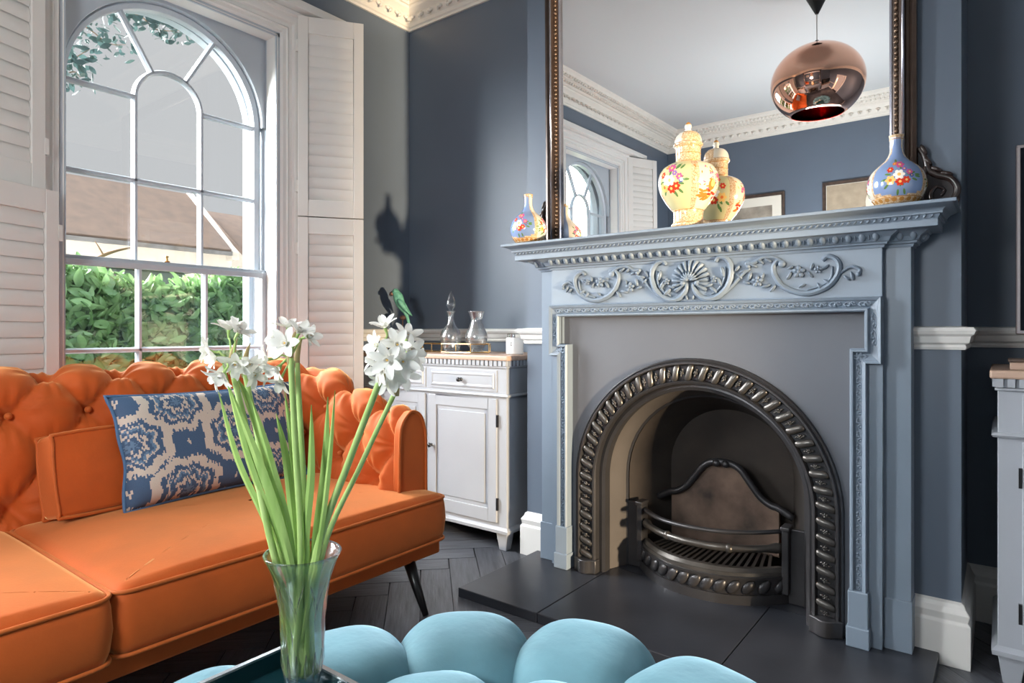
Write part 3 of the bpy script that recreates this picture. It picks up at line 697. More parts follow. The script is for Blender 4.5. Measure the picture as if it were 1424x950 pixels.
for i in range(13):
    t = (i + .5) / 13 * 2 - 1; x, y = bow(t, .002); x2, y2_ = bow(t + .01, .002); link('gadroon', gd, G, (x, y, .096), (0, 0, math.atan2(y2_ - y, x2 - x)), (.95, 1, 1.25))
GP('rim', band(.124, .134, .014, .016), smooth=30); GP('rim_step', band(.134, .146, .006, .004), 'iron_bright', smooth=30); GP('rim_top', band(.146, .158, .0, -.012, .022), 'iron_bright', smooth=30)
for i in range(20):
    t = (i + .5) / 20 * 2 - 1; x, y = bow(t * .93, -.03); xb = XC + .20 * t
    v = MB(); d = Vector((xb - x, 2.53 - y, 0)).normalized(); q = Vector((-d.y, d.x, 0)) * .0055
    p, e = Vector((x, y, 0)), Vector((xb, 2.53, 0))
    v.add([(*(r_ + q * o).xy, z) for r_ in (p, e) for (o, z) in ((-1, .135), (1, .135), (1, .152), (-1, .152))], [(0, 1, 2, 3), (7, 6, 5, 4), (0, 4, 5, 1), (1, 5, 6, 2), (2, 6, 7, 3), (3, 7, 4, 0)])
    GP('grate_bar', v, 'iron_bright')
GP('ash_pan', MB().box(XC - .22, XC + .22, 2.36, 2.53, .06, .075), 'soot')
tt = [i / 24 * 2 - 1 for i in range(25)]
GP('top_rail', MB().tube([(*bow(t, -.012), .282 + .006 * t) for t in tt], .011, 8, flat=.75), 'iron', smooth=True)
rl = GP('lower_rail', MB().tube([(*bow(t, -.014), .226 + .002 * t) for t in tt], [.013 + (.006 if abs(abs(t) - .93) < .05 else 0) for t in tt], 10), 'iron_bright', smooth=True)
for t in (-.45, .42): x, y = bow(t, -.014); MB().ell((x, y, .226), (.017, .017, .017), 10, 6).build('rail_collar', 'iron_bright', rl, smooth=True)
for s_ in (-1, 1):
    x, y = bow(s_ * .985, 0)
    GP('end_post', MB().box(x - .012, x + .012, y - .028, y + .03, .07, .305).box(x - .016, x + .016, y - .034, y + .03, .295, .31), bevel=.004)
    a, b = sorted((x + s_ * .004, XC + s_ * .345))
    GP('side_plate', MB().box(a, b, y - .005, y + .012, HZ, .30), bevel=.003)
hb = [(-.215, .14), (-.215, .33), (-.19, .335), (-.15, .36), (-.11, .41), (-.075, .455), (-.04, .475), (0, .48), (.04, .475), (.075, .455), (.11, .41), (.15, .36), (.19, .335), (.215, .33), (.215, .14)]
GP('fireback', MB().prism([(XC + a, b) for a, b in hb], XZ, 2.545, 2.57), 'fireclay')
GP('fireback_moulding', MB().tube([(XC + p[0], 2.535, p[1]) for p in catmull([(-.27, .30)] + hb[1:-1] + [(.27, .30)], 4)], .014, 8), 'iron', smooth=True)
GP('fireback_boss', MB().ell((XC - .018, 2.525, .474), (.018, .014, .015), 8, 6).ell((XC + .018, 2.525, .474), (.018, .014, .015), 8, 6), 'iron', smooth=True)

# ---------------------------------------------------------------- overmantel mirror
MT = 1.3655
MR = thing('overmantel_mirror', 'large mirror in dark beaded frame leaning forward above the mantel', 'mirror', (XC, 2.312, MT), (math.radians(.62), 0, 0))
mw, mh = .609, 1.36
rect = [(-mw, .018), (-mw, mh), (mw, mh), (mw, .018)]
MB().box(-mw - .005, mw + .005, -.001, .006, .01, mh + .005).build('glass', 'mirror_silver', MR)
PRF = [(0, -.002), (0, -.012), (.006, -.014), (.009, -.012)]
MB().sweep(rect, PRF, XZ, closed=True).build('inner_lip', 'frame_lip', MR)
fr = MB().sweep(rect[:1] + rect[1:3] + rect[3:], [(.009, .012), (.009, -.013), (.014, -.016), (.024, -.016), (.027, -.026), (.034, -.030), (.042, -.028), (.045, -.018), (.052, -.016), (.062, -.022), (.072, -.020), (.072, .012)], XZ).build('frame', 'bronze_frame', MR, smooth=30)
MB().box(-mw - .07, mw + .07, -.03, .012, 0, .02).build('bottom_rail', 'dark_walnut', MR, bevel=.003)
bd = MB()
for s_ in (-1, 1):
    for i in range(78): bd.ell((s_ * (mw + .0195), -.019, .03 + i * .0172), (.0070, .0065, .0078), 8, 5)
bd.build('bead_chain', 'bronze_bead', MR, smooth=True)['kind'] = 'stuff'
for s_ in (-1, 1): MB().tube([(s_ * (mw + .038), -.03, z) for z in (.02, mh)], .0045, 6).build('rod_moulding', 'frame_lip', MR, smooth=True)
for s_ in (-1, 1):
    x0 = mw + .072
    m = MB()
    m.prism([(s_ * (x0 + a), b) for a, b in ((0, 0), (.10, 0), (.108, .03), (.102, .065), (.08, .09), (.055, .11), (.04, .135), (.02, .175), (0, .2))], XZ, -.004, .012)
    o = m.build('scroll_bracket', 'dark_walnut', MR, bevel=.003)
    c = MB(); P = catmull([(s_ * (x0 + a), -.008, b) for a, b in ((.005, .195), (.02, .165), (.03, .125), (.052, .105), (.085, .09), (.102, .055), (.085, .022), (.05, .018), (.035, .045), (.05, .07), (.07, .058), (.062, .042))], 5)
    c.tube(P, [.004 + .006 * math.sin(PI * min(1, i / len(P) + .15)) for i in range(len(P))], 8)
    for a, b, an, l in ((.018, .185, 2.0, .02), (.028, .15, 2.2, .018), (.05, .122, 2.6, .018), (.075, .106, 2.8, .018), (.02, .12, 1.4, .02), (.018, .08, 1.2, .022), (.014, .04, 1.3, .022)):
        c.ell((s_ * (x0 + a), -.012, b), (l, .007, .007), 8, 5, Matrix.Rotation(-(an if s_ > 0 else PI - an), 3, 'Y'))
    c.build('carved_scroll', 'dark_walnut', MR, smooth=True)

# ---------------------------------------------------------------- porcelain on the mantel
def interp(prof, z):
    for (r0, z0), (r1, z1) in zip(prof, prof[1:]):
        if min(z0, z1) <= z <= max(z0, z1) and abs(z1 - z0) > 1e-9: return r0 + (r1 - r0) * (z - z0) / (z1 - z0)
    return prof[-1][0]
def smoothprof(p, n=4): return [(max(0, q[0]), q[1]) for q in catmull(p, n)]
PM = ['p_red', 'p_pink', 'p_white', 'p_yellow', 'p_green', 'p_blue', 'p_purple', 'p_orange', 'gold_line']
def decal(mb, prof, a0, z0, ra, rb, mi, lift=.0005, rot=0, n=9):
    vs = []
    for k in range(n + 1):
        if k == n: dx, dz = 0, 0
        else:
            t = 2 * PI * k / n; ex, ez = ra * math.cos(t), rb * math.sin(t); dx, dz = ex * math.cos(rot) - ez * math.sin(rot), ex * math.sin(rot) + ez * math.cos(rot)
        z = z0 + dz; r = interp(prof, z) + lift; a = a0 + dx / r; vs.append((r * math.cos(a), r * math.sin(a), z))
    mb.add(vs, [(k, (k + 1) % n, n) for k in range(n)], mi)
def blossom(mb, prof, a, z, r, mi, heart=3):
    R = interp(prof, z)
    for k in range(6): t = k * PI / 3; decal(mb, prof, a + math.cos(t) * r * .6 / R, z + math.sin(t) * r * .6, r * .5, r * .38, mi, .0006, t)
    decal(mb, prof, a, z, r * .34, r * .34, heart, .001)
def spray(mb, prof, a, z, sc, seed):
    rnd = random.Random(seed); R = interp(prof, z)
    for k in range(16):
        t = rnd.uniform(0, 2 * PI); d = rnd.uniform(.5, 1.25) * sc; decal(mb, prof, a + math.cos(t) * d / R, z + math.sin(t) * d * .95, sc * .2, sc * .075, 4, .0004, t)
    for (dx, dz, r, mi) in ((0, .05, .33, 2), (-.5, -.3, .30, 3), (.05, -.45, .27, 0), (.42, -.35, .24, 0), (-.55, .45, .2, 0), (.65, .2, .2, 1), (.1, .8, .26, 1), (-.3, .9, .13, 7), (.75, -.05, .13, 5), (.35, .45, .16, 6)):
        blossom(mb, prof, a + dx * sc / R, z + dz * sc, r * sc, mi, 3 if mi != 3 else 7)
FR = -PI / 2 + .18                              # direction from the mantel towards the room
def bottle(label, loc, turn):
    T = thing('bottle_vase', label, 'vase', loc, (0, 0, turn))
    pr = smoothprof([(.040, 0), (.050, .003), (.060, .014), (.073, .038), (.0765, .065), (.068, .095), (.050, .116), (.030, .134), (.0185, .155), (.0162, .178), (.0178, .198), (.020, .207)], 4)
    def mf(a, i):
        z = pr[min(i, len(pr) - 1)][1]; d = abs((a - FR + PI) % (2 * PI) - PI)
        if z < .012 or z > .197: return 2
        lim = .92 - max(0, z - .12) * 4
        if d < lim and z > .018 + .012 * (d / .92) ** 2: return 0
        if d < lim + .16 or d > PI - .16: return 2
        return 1 if d < 2.3 else 0
    MB().lathe(pr + [(.016, .207), (.012, .18), (.012, .15)], 64, (0, 0, 0), mf).build('body', ['porcelain_blue', 'porcelain_white', 'porcelain_gold'], T, smooth=True)
    fm = MB(); spray(fm, pr, FR, .076, .042, 5); spray(fm, pr, FR + 1.6, .066, .034, 9); spray(fm, pr, FR - 1.6, .066, .034, 4); fm.build('painted_flowers', PM, T, fix=False)['kind'] = 'stuff'
    gm = MB()
    for z in (.195, .019): gm.lathe([(interp(pr, z) + .0006, z - .001), (interp(pr, z) + .0012, z), (interp(pr, z) + .0006, z + .001)], 40)
    for k in range(20): decal(gm, pr, k * PI / 10, .0115, .0065, .0055, 0, .0009)
    gm.build('gilding', 'gold_line', T, smooth=True); return T
bottle('blue floral porcelain bottle vase on the mantel by the sideboard alcove', (-1.572, 2.168, MT), -.10)
bottle('blue floral porcelain bottle vase on the mantel by the television alcove', (-.243, 2.168, MT), .02)
J = thing('lidded_jar', 'pale yellow porcelain lidded jar with painted flowers, centre of the mantel', 'jar', (-.876, 2.168, MT), (0, 0, -.12))
jp = smoothprof([(.054, 0), (.0575, .004), (.0575, .012), (.052, .016), (.050, .04), (.0515, .056), (.054, .06), (.060, .066), (.078, .090), (.096, .124), (.103, .156), (.100, .184), (.088, .206), (.068, .220), (.050, .226), (.0435, .232), (.0425, .256), (.0435, .278), (.046, .284)], 3)
def jmf(a, i):
    z = jp[i][1] if i < len(jp) else 0; d = (a - FR + 1.05 + 2 * PI) % (2 * PI); k = d % (PI / 2)
    if z < .058 or z > .226: return 2
    if k < .14 or k > PI / 2 - .06: return 2
    return (0, 1, 0, 1)[int(d / (PI / 2)) % 4]
MB().lathe(jp, 72, (0, 0, 0), jmf).build('body', ['porcelain_cream', 'porcelain_scene', 'porcelain_gold'], J, smooth=True)
ld = [(.046, .284), (.050, .287), (.0505, .293), (.047, .296), (.0465, .306), (.042, .320), (.032, .332), (.018, .338), (.009, .340)]
lo = MB().lathe(smoothprof(ld, 3), 48, mf=lambda a, i: 1 if i < 8 else (0 if (a * 2 / PI) % 2 < 1 else 1)).build('lid', ['porcelain_white', 'porcelain_gold'], J, smooth=True)
MB().lathe([(.009, .339), (.011, .343), (.0095, .348), (.012, .354), (.011, .362), (.006, .370), (0, .374)], 20, mf=lambda a, i: 1 if i > 3 else 0).build('finial', ['porcelain_white', 'gold_line'], lo, smooth=True)
fm = MB(); spray(fm, jp, FR - .32, .150, .056, 21); spray(fm, jp, FR - .32 + PI, .150, .056, 22); fm.build('painted_flowers', PM, J, fix=False)['kind'] = 'stuff'
sc = MB(); rs_ = random.Random(2)
for a0 in (FR + 1.27, FR + 1.27 + PI):          # orange landscape panels: ground, figures, tree sprays
    for k in range(26):
        a, z = a0 + rs_.uniform(-.52, .52), rs_.uniform(.088, .116); decal(sc, jp, a, z, .012, .004, rs_.choice((7, 7, 3, 0)), .0004 + k * .00002, rs_.uniform(-.4, .4))
    for k in range(46):
        a, z = a0 + rs_.gauss(0, .25), rs_.uniform(.12, .20); decal(sc, jp, a, z, rs_.uniform(.003, .007), .0022, rs_.choice((7, 7, 3, 1, 8)), .0004 + k * .00002, rs_.uniform(0, 3))
    decal(sc, jp, a0 - .05, .135, .016, .020, 7, .0014); decal(sc, jp, a0 - .02, .140, .010, .013, 3, .0018)
    for k in range(5): decal(sc, jp, a0 + .32 + rs_.uniform(-.1, .1), .165 + rs_.uniform(-.012, .012), .006, .005, 1, .0012)
sc.build('painted_scene', PM, J, fix=False)['kind'] = 'stuff'
gm = MB()
for z in (.014, .058, .2285, .257, .281): r = interp(jp, z); gm.lathe([(r + .0003, z - .0012), (r + .0014, z), (r + .0003, z + .0012)], 44)
gm.build('gilding', 'gold_line', J, smooth=True)

# ---------------------------------------------------------------- pendant lamp and pictures (seen in the mirror)
L0 = Vector((-.905, .30, 2.50))
PD = thing('pendant_lamp', 'copper globe pendant lamp hanging from the ceiling, reflected in the mirror', 'lamp', (L0.x, L0.y, ZC - .001))
prof = [(.27 * math.cos(a), .235 * math.sin(a)) for a in [math.radians(-56 + i * (142 / 30)) for i in range(31)]]
MB().lathe(prof + [(.02, .236), (.018, .230)] + [(r * .985 - .001, z * .985) for r, z in prof[::-1]], 56, L0, mf=lambda a, i: 1 if i > 32 else 0, close=True).build('globe_shade', ['copper', 'copper_inner'], PD, smooth=True)
MB().tube([L0 + Vector((0, 0, .2)), (L0.x, L0.y, ZC - .1)], .003, 6).build('cable', 'cable', PD)
MB().lathe([(.06, -.002), (.062, -.006), (.012, -.105), (.009, -.11), (0, -.11)], 28, (L0.x, L0.y, ZC)).build('ceiling_canopy', 'black_plastic', PD, smooth=40)
MB().lathe([(.0, 0), (.03, 0), (.03, .012), (.012, .02), (.012, .035), (0, .035)], 20, L0 + Vector((0, 0, .222))).build('shade_cap', 'black_plastic', PD, smooth=40)
MB().ell(L0 + Vector((0, 0, -.02)), (.05, .05, .06), 16, 10).tube([L0 + Vector((0, 0, .03)), L0 + Vector((0, 0, .22))], .02, 10).build('bulb', 'porcelain_white', PD, smooth=True)
def picture(label, x0, x1, z0, z1, art):
    T = thing('framed_picture', label, 'picture', ((x0 + x1) / 2, YB, z0))
    r_ = [(x0 + .03, z0 + .03), (x0 + .03, z1 - .03), (x1 - .03, z1 - .03), (x1 - .03, z0 + .03)]
    MB().sweep(r_, [(0, YB + .002), (0, YB + .018), (.012, YB + .03), (.03, YB + .026), (.03, YB + .002)], XZ, closed=True).build('frame', 'picture_frame', T)
    MB().box(x0 + .025, x1 - .025, YB + .002, YB + .010, z0 + .025, z1 - .025).build('mount', 'picture_mount', T)
    m = .12 if art == 0 else .035
    pr = MB().box(x0 + m, x1 - m, YB + .003, YB + .012, z0 + m, z1 - m).build('print', 'print_grey' if art == 0 else 'print_tan', T)
    if art:
        cx, cz = x0 + .47, z1 - .20; y = YB + .0135
        d = MB().ell((cx, y, cz), (.085, .002, .10), 16, 8).ell((cx + .03, y, cz - .06), (.055, .003, .05), 12, 6); d.ell((cx - .085, y, cz - .02), (.03, .002, .07), 10, 6)
        d.build('dog_head', 'dog_white', pr, smooth=True)
        MB().ell((cx + .045, y + .003, cz - .05), (.016, .001, .012), 8, 5).ell((cx, y + .003, cz + .015), (.009, .001, .009), 8, 5).ell((cx + .055, y + .003, cz + .02), (.008, .001, .009), 8, 5).build('dog_eyes_and_nose', 'dog_dark', pr)
picture('grey print with wide cream mount in dark frame, reflected in the mirror', -2.44, -1.68, 1.66, 2.28, 0)
picture('framed tan picture of a pale dog, reflected beside the blue bottle vase', -1.34, -.62, 1.68, 2.31, 1)

# ---------------------------------------------------------------- sideboard and television cabinet
def cabinet(name, label, cat, x0, yf, wd, dp, flip=False):
    T = thing(name, label, cat, (x0 + wd / 2, yf + dp / 2, 0)); x1 = x0 + wd; yb = yf + dp
    def P(nm, mb, mat='grey_furniture', par=None, **k): return mb.build(nm, mat, par or T, **k)
    P('body', MB().box(x0, x1, yf, yb, .105, .832), bevel=.003)
    P('top', MB().box(x0 - .018, x1 + .018, yf - .02, yb, .866, .89), 'oak_top', bevel=.006)
    P('cornice', MB().box(x0 - .006, x1 + .006, yf - .008, yb, .832, .840).box(x0 - .003, x1 + .003, yf - .004, yb, .840, .868), bevel=.002)
    de = MB(); n = int((wd + .02) / .026)
    for i in range(n): x = x0 - .008 + (wd + .016) * (i + .5) / n; de.box(x - .0085, x + .0085, yf - .014, yf - .003, .842, .866)
    n2 = int(dp / .026)
    for i in range(n2):
        y = yf + dp * (i + .5) / n2
        for xx in (x0 - .012, x1 + .001): de.box(xx, xx + .011, y - .0085, y + .0085, .842, .866)
    P('dentil_row', de)['kind'] = 'stuff'
    P('waist_moulding', MB().sweep([(x0, yb), (x0, yf), (x1, yf), (x1, yb)], [(0, .698), (-.010, .700), (-.014, .706), (-.010, .712), (0, .714)], XY), smooth=30)
    P('base_moulding', MB().sweep([(x0, yb), (x0, yf), (x1, yf), (x1, yb)], [(0, .082), (-.012, .082), (-.014, .096), (-.006, .104), (0, .108)], XY).box(x0, x1, yf, yb, .082, .108), smooth=30)
    for fx in (x0 + .032, x1 - .032):
        for fy in (yf + .028, yb - .035): P('foot', MB().taper((fx, fy, 0), .083, (.020, .018), (.032, .027)), bevel=.002)
    bw = (wd - .055 * 2 - .024) / 2
    for i in range(2):
        a = x0 + .055 + i * (bw + .024); b = a + bw
        d = P('drawer', MB().box(a, b, yf - .004, yf + .02, .722, .822), bevel=.002)
        P('drawer_panel', MB().sweep([(a + .022, .742), (a + .022, .802), (b - .022, .802), (b - .022, .742)], [(.006, yf - .004), (.003, yf - .009), (-.004, yf - .010), (-.01, yf - .007), (-.012, yf - .004)], XZ, closed=True).box(a + .030, b - .030, yf - .007, yf, .75, .794), par=d)
        kn = lambda x, z: MB().lathe([(.009, 0), (.0095, .003), (.004, .006), (.004, .012), (.009, .016), (.0115, .022), (.009, .028), (0, .030)], 14)
        def knob(x, z, par):
            m = kn(x, z); m.v = [(x + p[0], yf - .005 - p[2], z + p[1]) for p in m.v]; P('knob', m, 'pewter', par, smooth=True)
        knob((a + b) / 2, .772, d)
        dr = P('door', MB().box(a, b, yf - .003, yf + .02, .125, .690).box(a, a + .05, yf - .009, yf, .125, .690).box(b - .05, b, yf - .009, yf, .125, .690).box(a + .05, b - .05, yf - .009, yf, .125, .185).box(a + .05, b - .05, yf - .009, yf, .64, .690), bevel=.0025)
        P('raised_panel', MB().prism([(a + .068, .203), (b - .068, .203), (b - .068, .622), (a + .068, .622)], XZ, yf - .008, yf - .001), par=dr, bevel=.006, seg=1)
        kx = a + .025 if i == 1 else b - .025
        knob(kx, .44, dr)
        hx_ = b + .004 if i == 1 else a - .004
        for z in (.21, .59): P('hinge', MB().box(hx_ - .004, hx_ + .004, yf - .010, yf, z - .028, z + .028), 'pewter', dr)
    return T
cabinet('sideboard', 'pale grey painted sideboard in the alcove beside the sofa', 'sideboard', -2.775, 2.282, 1.0, .455)
cabinet('television_cabinet', 'pale grey cabinet with wooden top in the dark alcove', 'cabinet', -.008, 2.285, 1.05, .44)
TV = thing('television', 'black flat television with silver edge on the grey cabinet', 'television', (.55, 2.52, .89))
MB().box(.036, 1.06, 2.50, 2.54, .99, 1.572).build('bezel', 'tv_bezel', TV, bevel=.004)
MB().box(.047, 1.049, 2.497, 2.505, 1.003, 1.561).build('screen', 'tv_screen', TV)
MB().prism([(.10, 2.42), (1.0, 2.42), (1.0, 2.60), (.10, 2.60)], XY, .89, .902).build('stand_base', 'tv_bezel', TV, bevel=.003)
MB().box(.5, .6, 2.525, 2.55, .90, 1.05).build('stand_neck', 'black_plastic', TV)
WB = thing('wooden_box', 'small brown wooden box standing on the television cabinet', 'box', (.085, 2.36, .89))
MB().box(.02, .15, 2.31, 2.40, .89, .912).build('base', 'oak_top', WB, bevel=.003); MB().box(.016, .154, 2.306, 2.404, .912, .922).build('lid', 'picture_frame', WB, bevel=.003)

# ---------------------------------------------------------------- things on the sideboard
ST = .89
tr = thing('wire_tray', 'gold wire edged tray on the sideboard holding the decanter', 'tray', (-2.27, 2.47, ST))
hexp = [(-2.500, 2.47), (-2.44, 2.405), (-2.28, 2.385), (-2.10, 2.405), (-2.035, 2.47), (-2.10, 2.56), (-2.44, 2.56)]
MB().prism(hexp, XY, ST, ST + .004).build('base_glass', 'tray_rim', tr)
for z in (.004, .046): MB().tube([(x, y, ST + z) for x, y in hexp], .0028, 6, closed=True).build('rail', 'brass', tr)
for x, y in hexp + [(-2.36, 2.395), (-2.19, 2.395)]: MB().tube([(x, y, ST + .003), (x, y, ST + .047)], .0024, 6).build('post', 'brass', tr)
def glassware(name, label, cat, x, y, prof, th=.003, mat='cut_glass', n=32):
    T = thing(name, label, cat, (x, y, ST + .0045)); p = smoothprof(prof, 4)
    inner = [(max(.0, r - th), z) for r, z in p if z > prof[0][1] + .012]
    inner[0] = (0.0, inner[0][1])
    MB().lathe([(0, p[0][1])] + p + inner[::-1], n, (x, y, ST + .0045)).build('body', mat, T, smooth=True)
    return T
D = glassware('decanter', 'cut glass decanter with pointed stopper on the gold tray', 'decanter', -2.298, 2.475, [(.040, 0), (.046, .006), (.050, .02), (.052, .045), (.056, .075), (.052, .100), (.036, .125), (.022, .145), (.0165, .165), (.0155, .19), (.020, .205), (.025, .212)])
MB().lathe(smoothprof([(0.0, .195), (.011, .196), (.013, .214), (.012, .222), (.022, .236), (.024, .25), (.018, .28), (.008, .305), (0, .318)], 3), 10, (-2.298, 2.475, ST + .0045)).build('stopper', 'glass', D, smooth=35)
MB().lathe([(.017, .146), (.0185, .15), (.017, .154)], 24, (-2.298, 2.475, ST + .0045)).build('neck_ring', 'glass', D, smooth=True)
glassware('carafe', 'cut glass flared carafe standing beside the decanter', 'carafe', -2.121, 2.475, [(.034, 0), (.037, .004), (.028, .012), (.034, .022), (.050, .045), (.057, .075), (.052, .100), (.038, .130), (.030, .155), (.031, .175), (.040, .200), (.045, .208)])
cn = thing('candle_jar', 'white glass candle jar with silver lid on the sideboard', 'candle', (-1.85, 2.44, ST))
MB().lathe([(.036, 0), (.041, .003), (.042, .01), (.042, .075), (.040, .08), (0, .08)], 32, (-1.85, 2.44, ST)).build('jar', 'candle_glass', cn, smooth=40)
MB().lathe([(.034, .08), (.036, .081), (.036, .098), (.034, .10), (0, .10)], 32, (-1.85, 2.44, ST)).build('lid', 'silver_lid', cn, smooth=40)
mk = MB()
for z, a in ((.056, .004), (.049, .003), (.043, .004)): decal(mk, [(.042, 0), (.042, .09)], FR + .05, z, a, .0022, 0)
mk.v = [(p[0] - 1.85, p[1] + 2.44, p[2] + ST) for p in mk.v]; mk.build('printed_mark', 'parrot_dark', cn, fix=False)
# parrot figurine on a rod
px_, py_ = -2.70, 2.50
PR = thing('parrot_figurine', 'green parrot figurine perched on a thin rod above the sideboard', 'figurine', (px_, py_, ST))
tdir = RT.copy()                                # the bird is seen side on, head towards the window
def bp_(a, z, o=0): return Vector((px_, py_, 0)) + tdir * a + FW * o + Vector((0, 0, z))
sk = catmull([bp_(-.036, 1.232), bp_(-.032, 1.220), bp_(-.022, 1.200), bp_(-.010, 1.165), bp_(.006, 1.130), bp_(.022, 1.105), bp_(.034, 1.075), bp_(.042, 1.03), bp_(.046, .985)], 4)
rad = [.012, .017, .020, .021, .021, .022, .024, .026, .028, .029, .029, .028, .027, .026, .024, .021, .018, .016, .014, .0125, .011, .0105, .010, .0095, .009, .0088, .0085, .008, .0075, .007, .006, .005, .003]
body = MB().tube(sk, rad[:len(sk)], 14).ell(bp_(-.034, 1.222), (.021, .021, .022), 12, 8).build('body', 'parrot_green', PR, smooth=True)
MB().ell(bp_(-.050, 1.215), (.012, .010, .010), 10, 6).build('cheek', 'parrot_face', PR, smooth=True)
MB().tube([bp_(-.052, 1.222), bp_(-.062, 1.218), bp_(-.066, 1.208), bp_(-.063, 1.199)], [.008, .008, .006, .001], 8).tube([bp_(-.052, 1.208), bp_(-.058, 1.203), bp_(-.060, 1.199)], [.005, .004, .001], 6).build('beak', 'parrot_dark', PR, smooth=True)
for o in (-1, 1):
    MB().ell(bp_(-.043, 1.226, o * .016), (.003, .003, .003), 6, 4).build('eye', 'parrot_dark', PR)
    wg = catmull([bp_(-.016, 1.180, o * .022), bp_(.004, 1.155, o * .028), bp_(.03, 1.12, o * .024), bp_(.058, 1.088, o * .012)], 4)
    MB().tube(wg, [.010, .014, .017, .018, .018, .017, .015, .013, .011, .009, .007, .004, .001], 8, flat=.8).build('wing', 'parrot_green', PR, smooth=True)
MB().ell(bp_(.006, 1.078), (.020, .018, .014), 10, 6).build('perch_ball', 'rust_iron', PR, smooth=True)
MB().tube([bp_(.006, 1.07), (px_ + tdir.x * .006, py_ + tdir.y * .006, ST + .01)], .003, 6).build('rod', 'rust_iron', PR)
MB().lathe([(.045, 0), (.045, .006), (.012, .012), (0, .012)], 24, (px_ + tdir.x * .006, py_ + tdir.y * .006, ST)).build('base', 'rust_iron', PR, smooth=40)

# ---------------------------------------------------------------- sofa
SY0, SY1, SXB, SXF = -.50, 1.75, -2.42, -1.75
SO = thing('sofa', 'orange velvet buttoned chesterfield sofa under the window', 'sofa', (-2.1, .62, 0))
def SPt(nm, mb, mat='velvet_orange', par=None, **k): return mb.build(nm, mat, par or SO, **k)
ia, ib = SY1 - .168, SY0 + .168                   # inner faces of the arms
rc = .17
path = []                                       # inner face in plan: right arm front -> back -> left arm front
def line(p, q, n): return [Vector(p).lerp(Vector(q), i / n) for i in range(n)]
path += line((SXF, ia), (SXB + rc, ia), 62)
path += [Vector((SXB + rc - rc * math.sin(a), ia - rc + rc * math.cos(a))) for a in [PI / 2 * i / 28 for i in range(28)]]
path += line((SXB, ia - rc), (SXB, ib + rc), 190)
path += [Vector((SXB + rc - rc * math.cos(a), ib + rc - rc * math.sin(a))) for a in [PI / 2 * i / 28 for i in range(28)]]
path += line((SXB + rc, ib), (SXF, ib), 62) + [Vector((SXF, ib))]
ss = [0]
for a, b in zip(path, path[1:]): ss.append(ss[-1] + (b - a).length)
SL = ss[-1]
s_mid = 0
for p, s in zip(path, ss):
    if abs(p.x - SXB) < 1e-3 and p.y < .85 and not s_mid: s_mid = s
la = SXF - (SXB + rc)                           # straight part of an arm
def topz(s):
    d = min(s, SL - s); t = min(1, d / (la + rc * 1.2)); t2 = t * t * (3 - 2 * t)
    return .705 + .155 * t2
def wid(s):
    d = min(s, SL - s); t = min(1, max(0, (d - la * .5) / (la * .6 + rc))); return .135 + .065 * t * t * (3 - 2 * t)
PA, PB_ = .22, .142
def tuft(s, h):
    sa = (s - s_mid) / PA; hb_ = (h - .735) / (2 * PB_); p, q = sa + hb_, sa - hb_
    f = abs(math.sin(PI * p) * math.sin(PI * q)) ** .55
    # nearest button
    best = 9; bi = 0
    for k in range(round((h - .735) / PB_) - 1, round((h - .735) / PB_) + 2):
        off = .5 if k % 2 else 0; i = round(sa - off); ds, dh = s - s_mid - (i + off) * PA, h - .735 - k * PB_; d = math.hypot(ds, dh)
        if d < best: best = d; bi = math.atan2(dh, ds)
    pin = math.exp(-(best / .034) ** 2); rip = math.cos(bi * 11 + 1.3 * math.sin(bi * 3)) * math.exp(-((best - .055) / .04) ** 2)
    gr = math.exp(-(abs(p - round(p)) / .05) ** 2) + math.exp(-(abs(q - round(q)) / .05) ** 2)
    return .036 * f - .030 * pin + .0042 * rip - .004 * gr
NV = 54
vs = []
for i, (p, s) in enumerate(zip(path, ss)):
    a = path[max(0, i - 1)]; b = path[min(len(path) - 1, i + 1)]; t = (b - a).normalized(); n_out = Vector((t.y, -t.x)) * -1
    n_out = Vector((-t.y, t.x)); c = Vector((-2.0, .62)) - p
    if n_out.dot(c) > 0 and abs(n_out.dot(c)) > 0: n_out = -n_out
    tz, wd = topz(s), wid(s)
    prof = [(-.005, .30), (.0, .36), (.012, .45), (.022, .55), (.030, tz - .12), (.036, tz - .075), (.05, tz - .035), (wd * .5, tz - .012), (wd * .68, tz - .012), (wd * .86, tz - .03), (wd * .97, tz - .075), (wd, tz - .14), (wd, .45), (wd, .18)]
    P = catmull([Vector(x) for x in prof], 9)
    L_ = [0]
    for u_, v_ in zip(P, P[1:]): L_.append(L_[-1] + (v_ - u_).length)
    # height along the cloth, kept level with z on the inner face
    base = .30; 
    for j, q in enumerate(P):
        u_ = P[max(0, j - 1)]; v_ = P[min(len(P) - 1, j + 1)]; d = (v_ - u_).normalized(); nn = Vector((-d.y, d.x))
        h = base + L_[j]; sc = (tz - .012) / .848
        k = 1.0
        jt = j / (len(P) - 1)
        if q.x > wd * .60: k = max(0, 1 - (L_[j] - L_[72]) / .12)
        if h < .42: k *= max(.25, (h - .30) / .12)
        k *= min(1, min(s, SL - s) / .05)
        dis = tuft(s, .735 + (h - (tz - .125))) * k
        o, z = q.x + nn.x * dis, q.y + nn.y * dis
        w2 = p + n_out * o; vs.append((w2.x, w2.y, z))
NV = len(P)
fs = [(i * NV + j, i * NV + j + 1, (i + 1) * NV + j + 1, (i + 1) * NV + j) for i in range(len(path) - 1) for j in range(NV - 1)]
SPt('tufted_back_and_arms', MB().add(vs, fs), smooth=True)
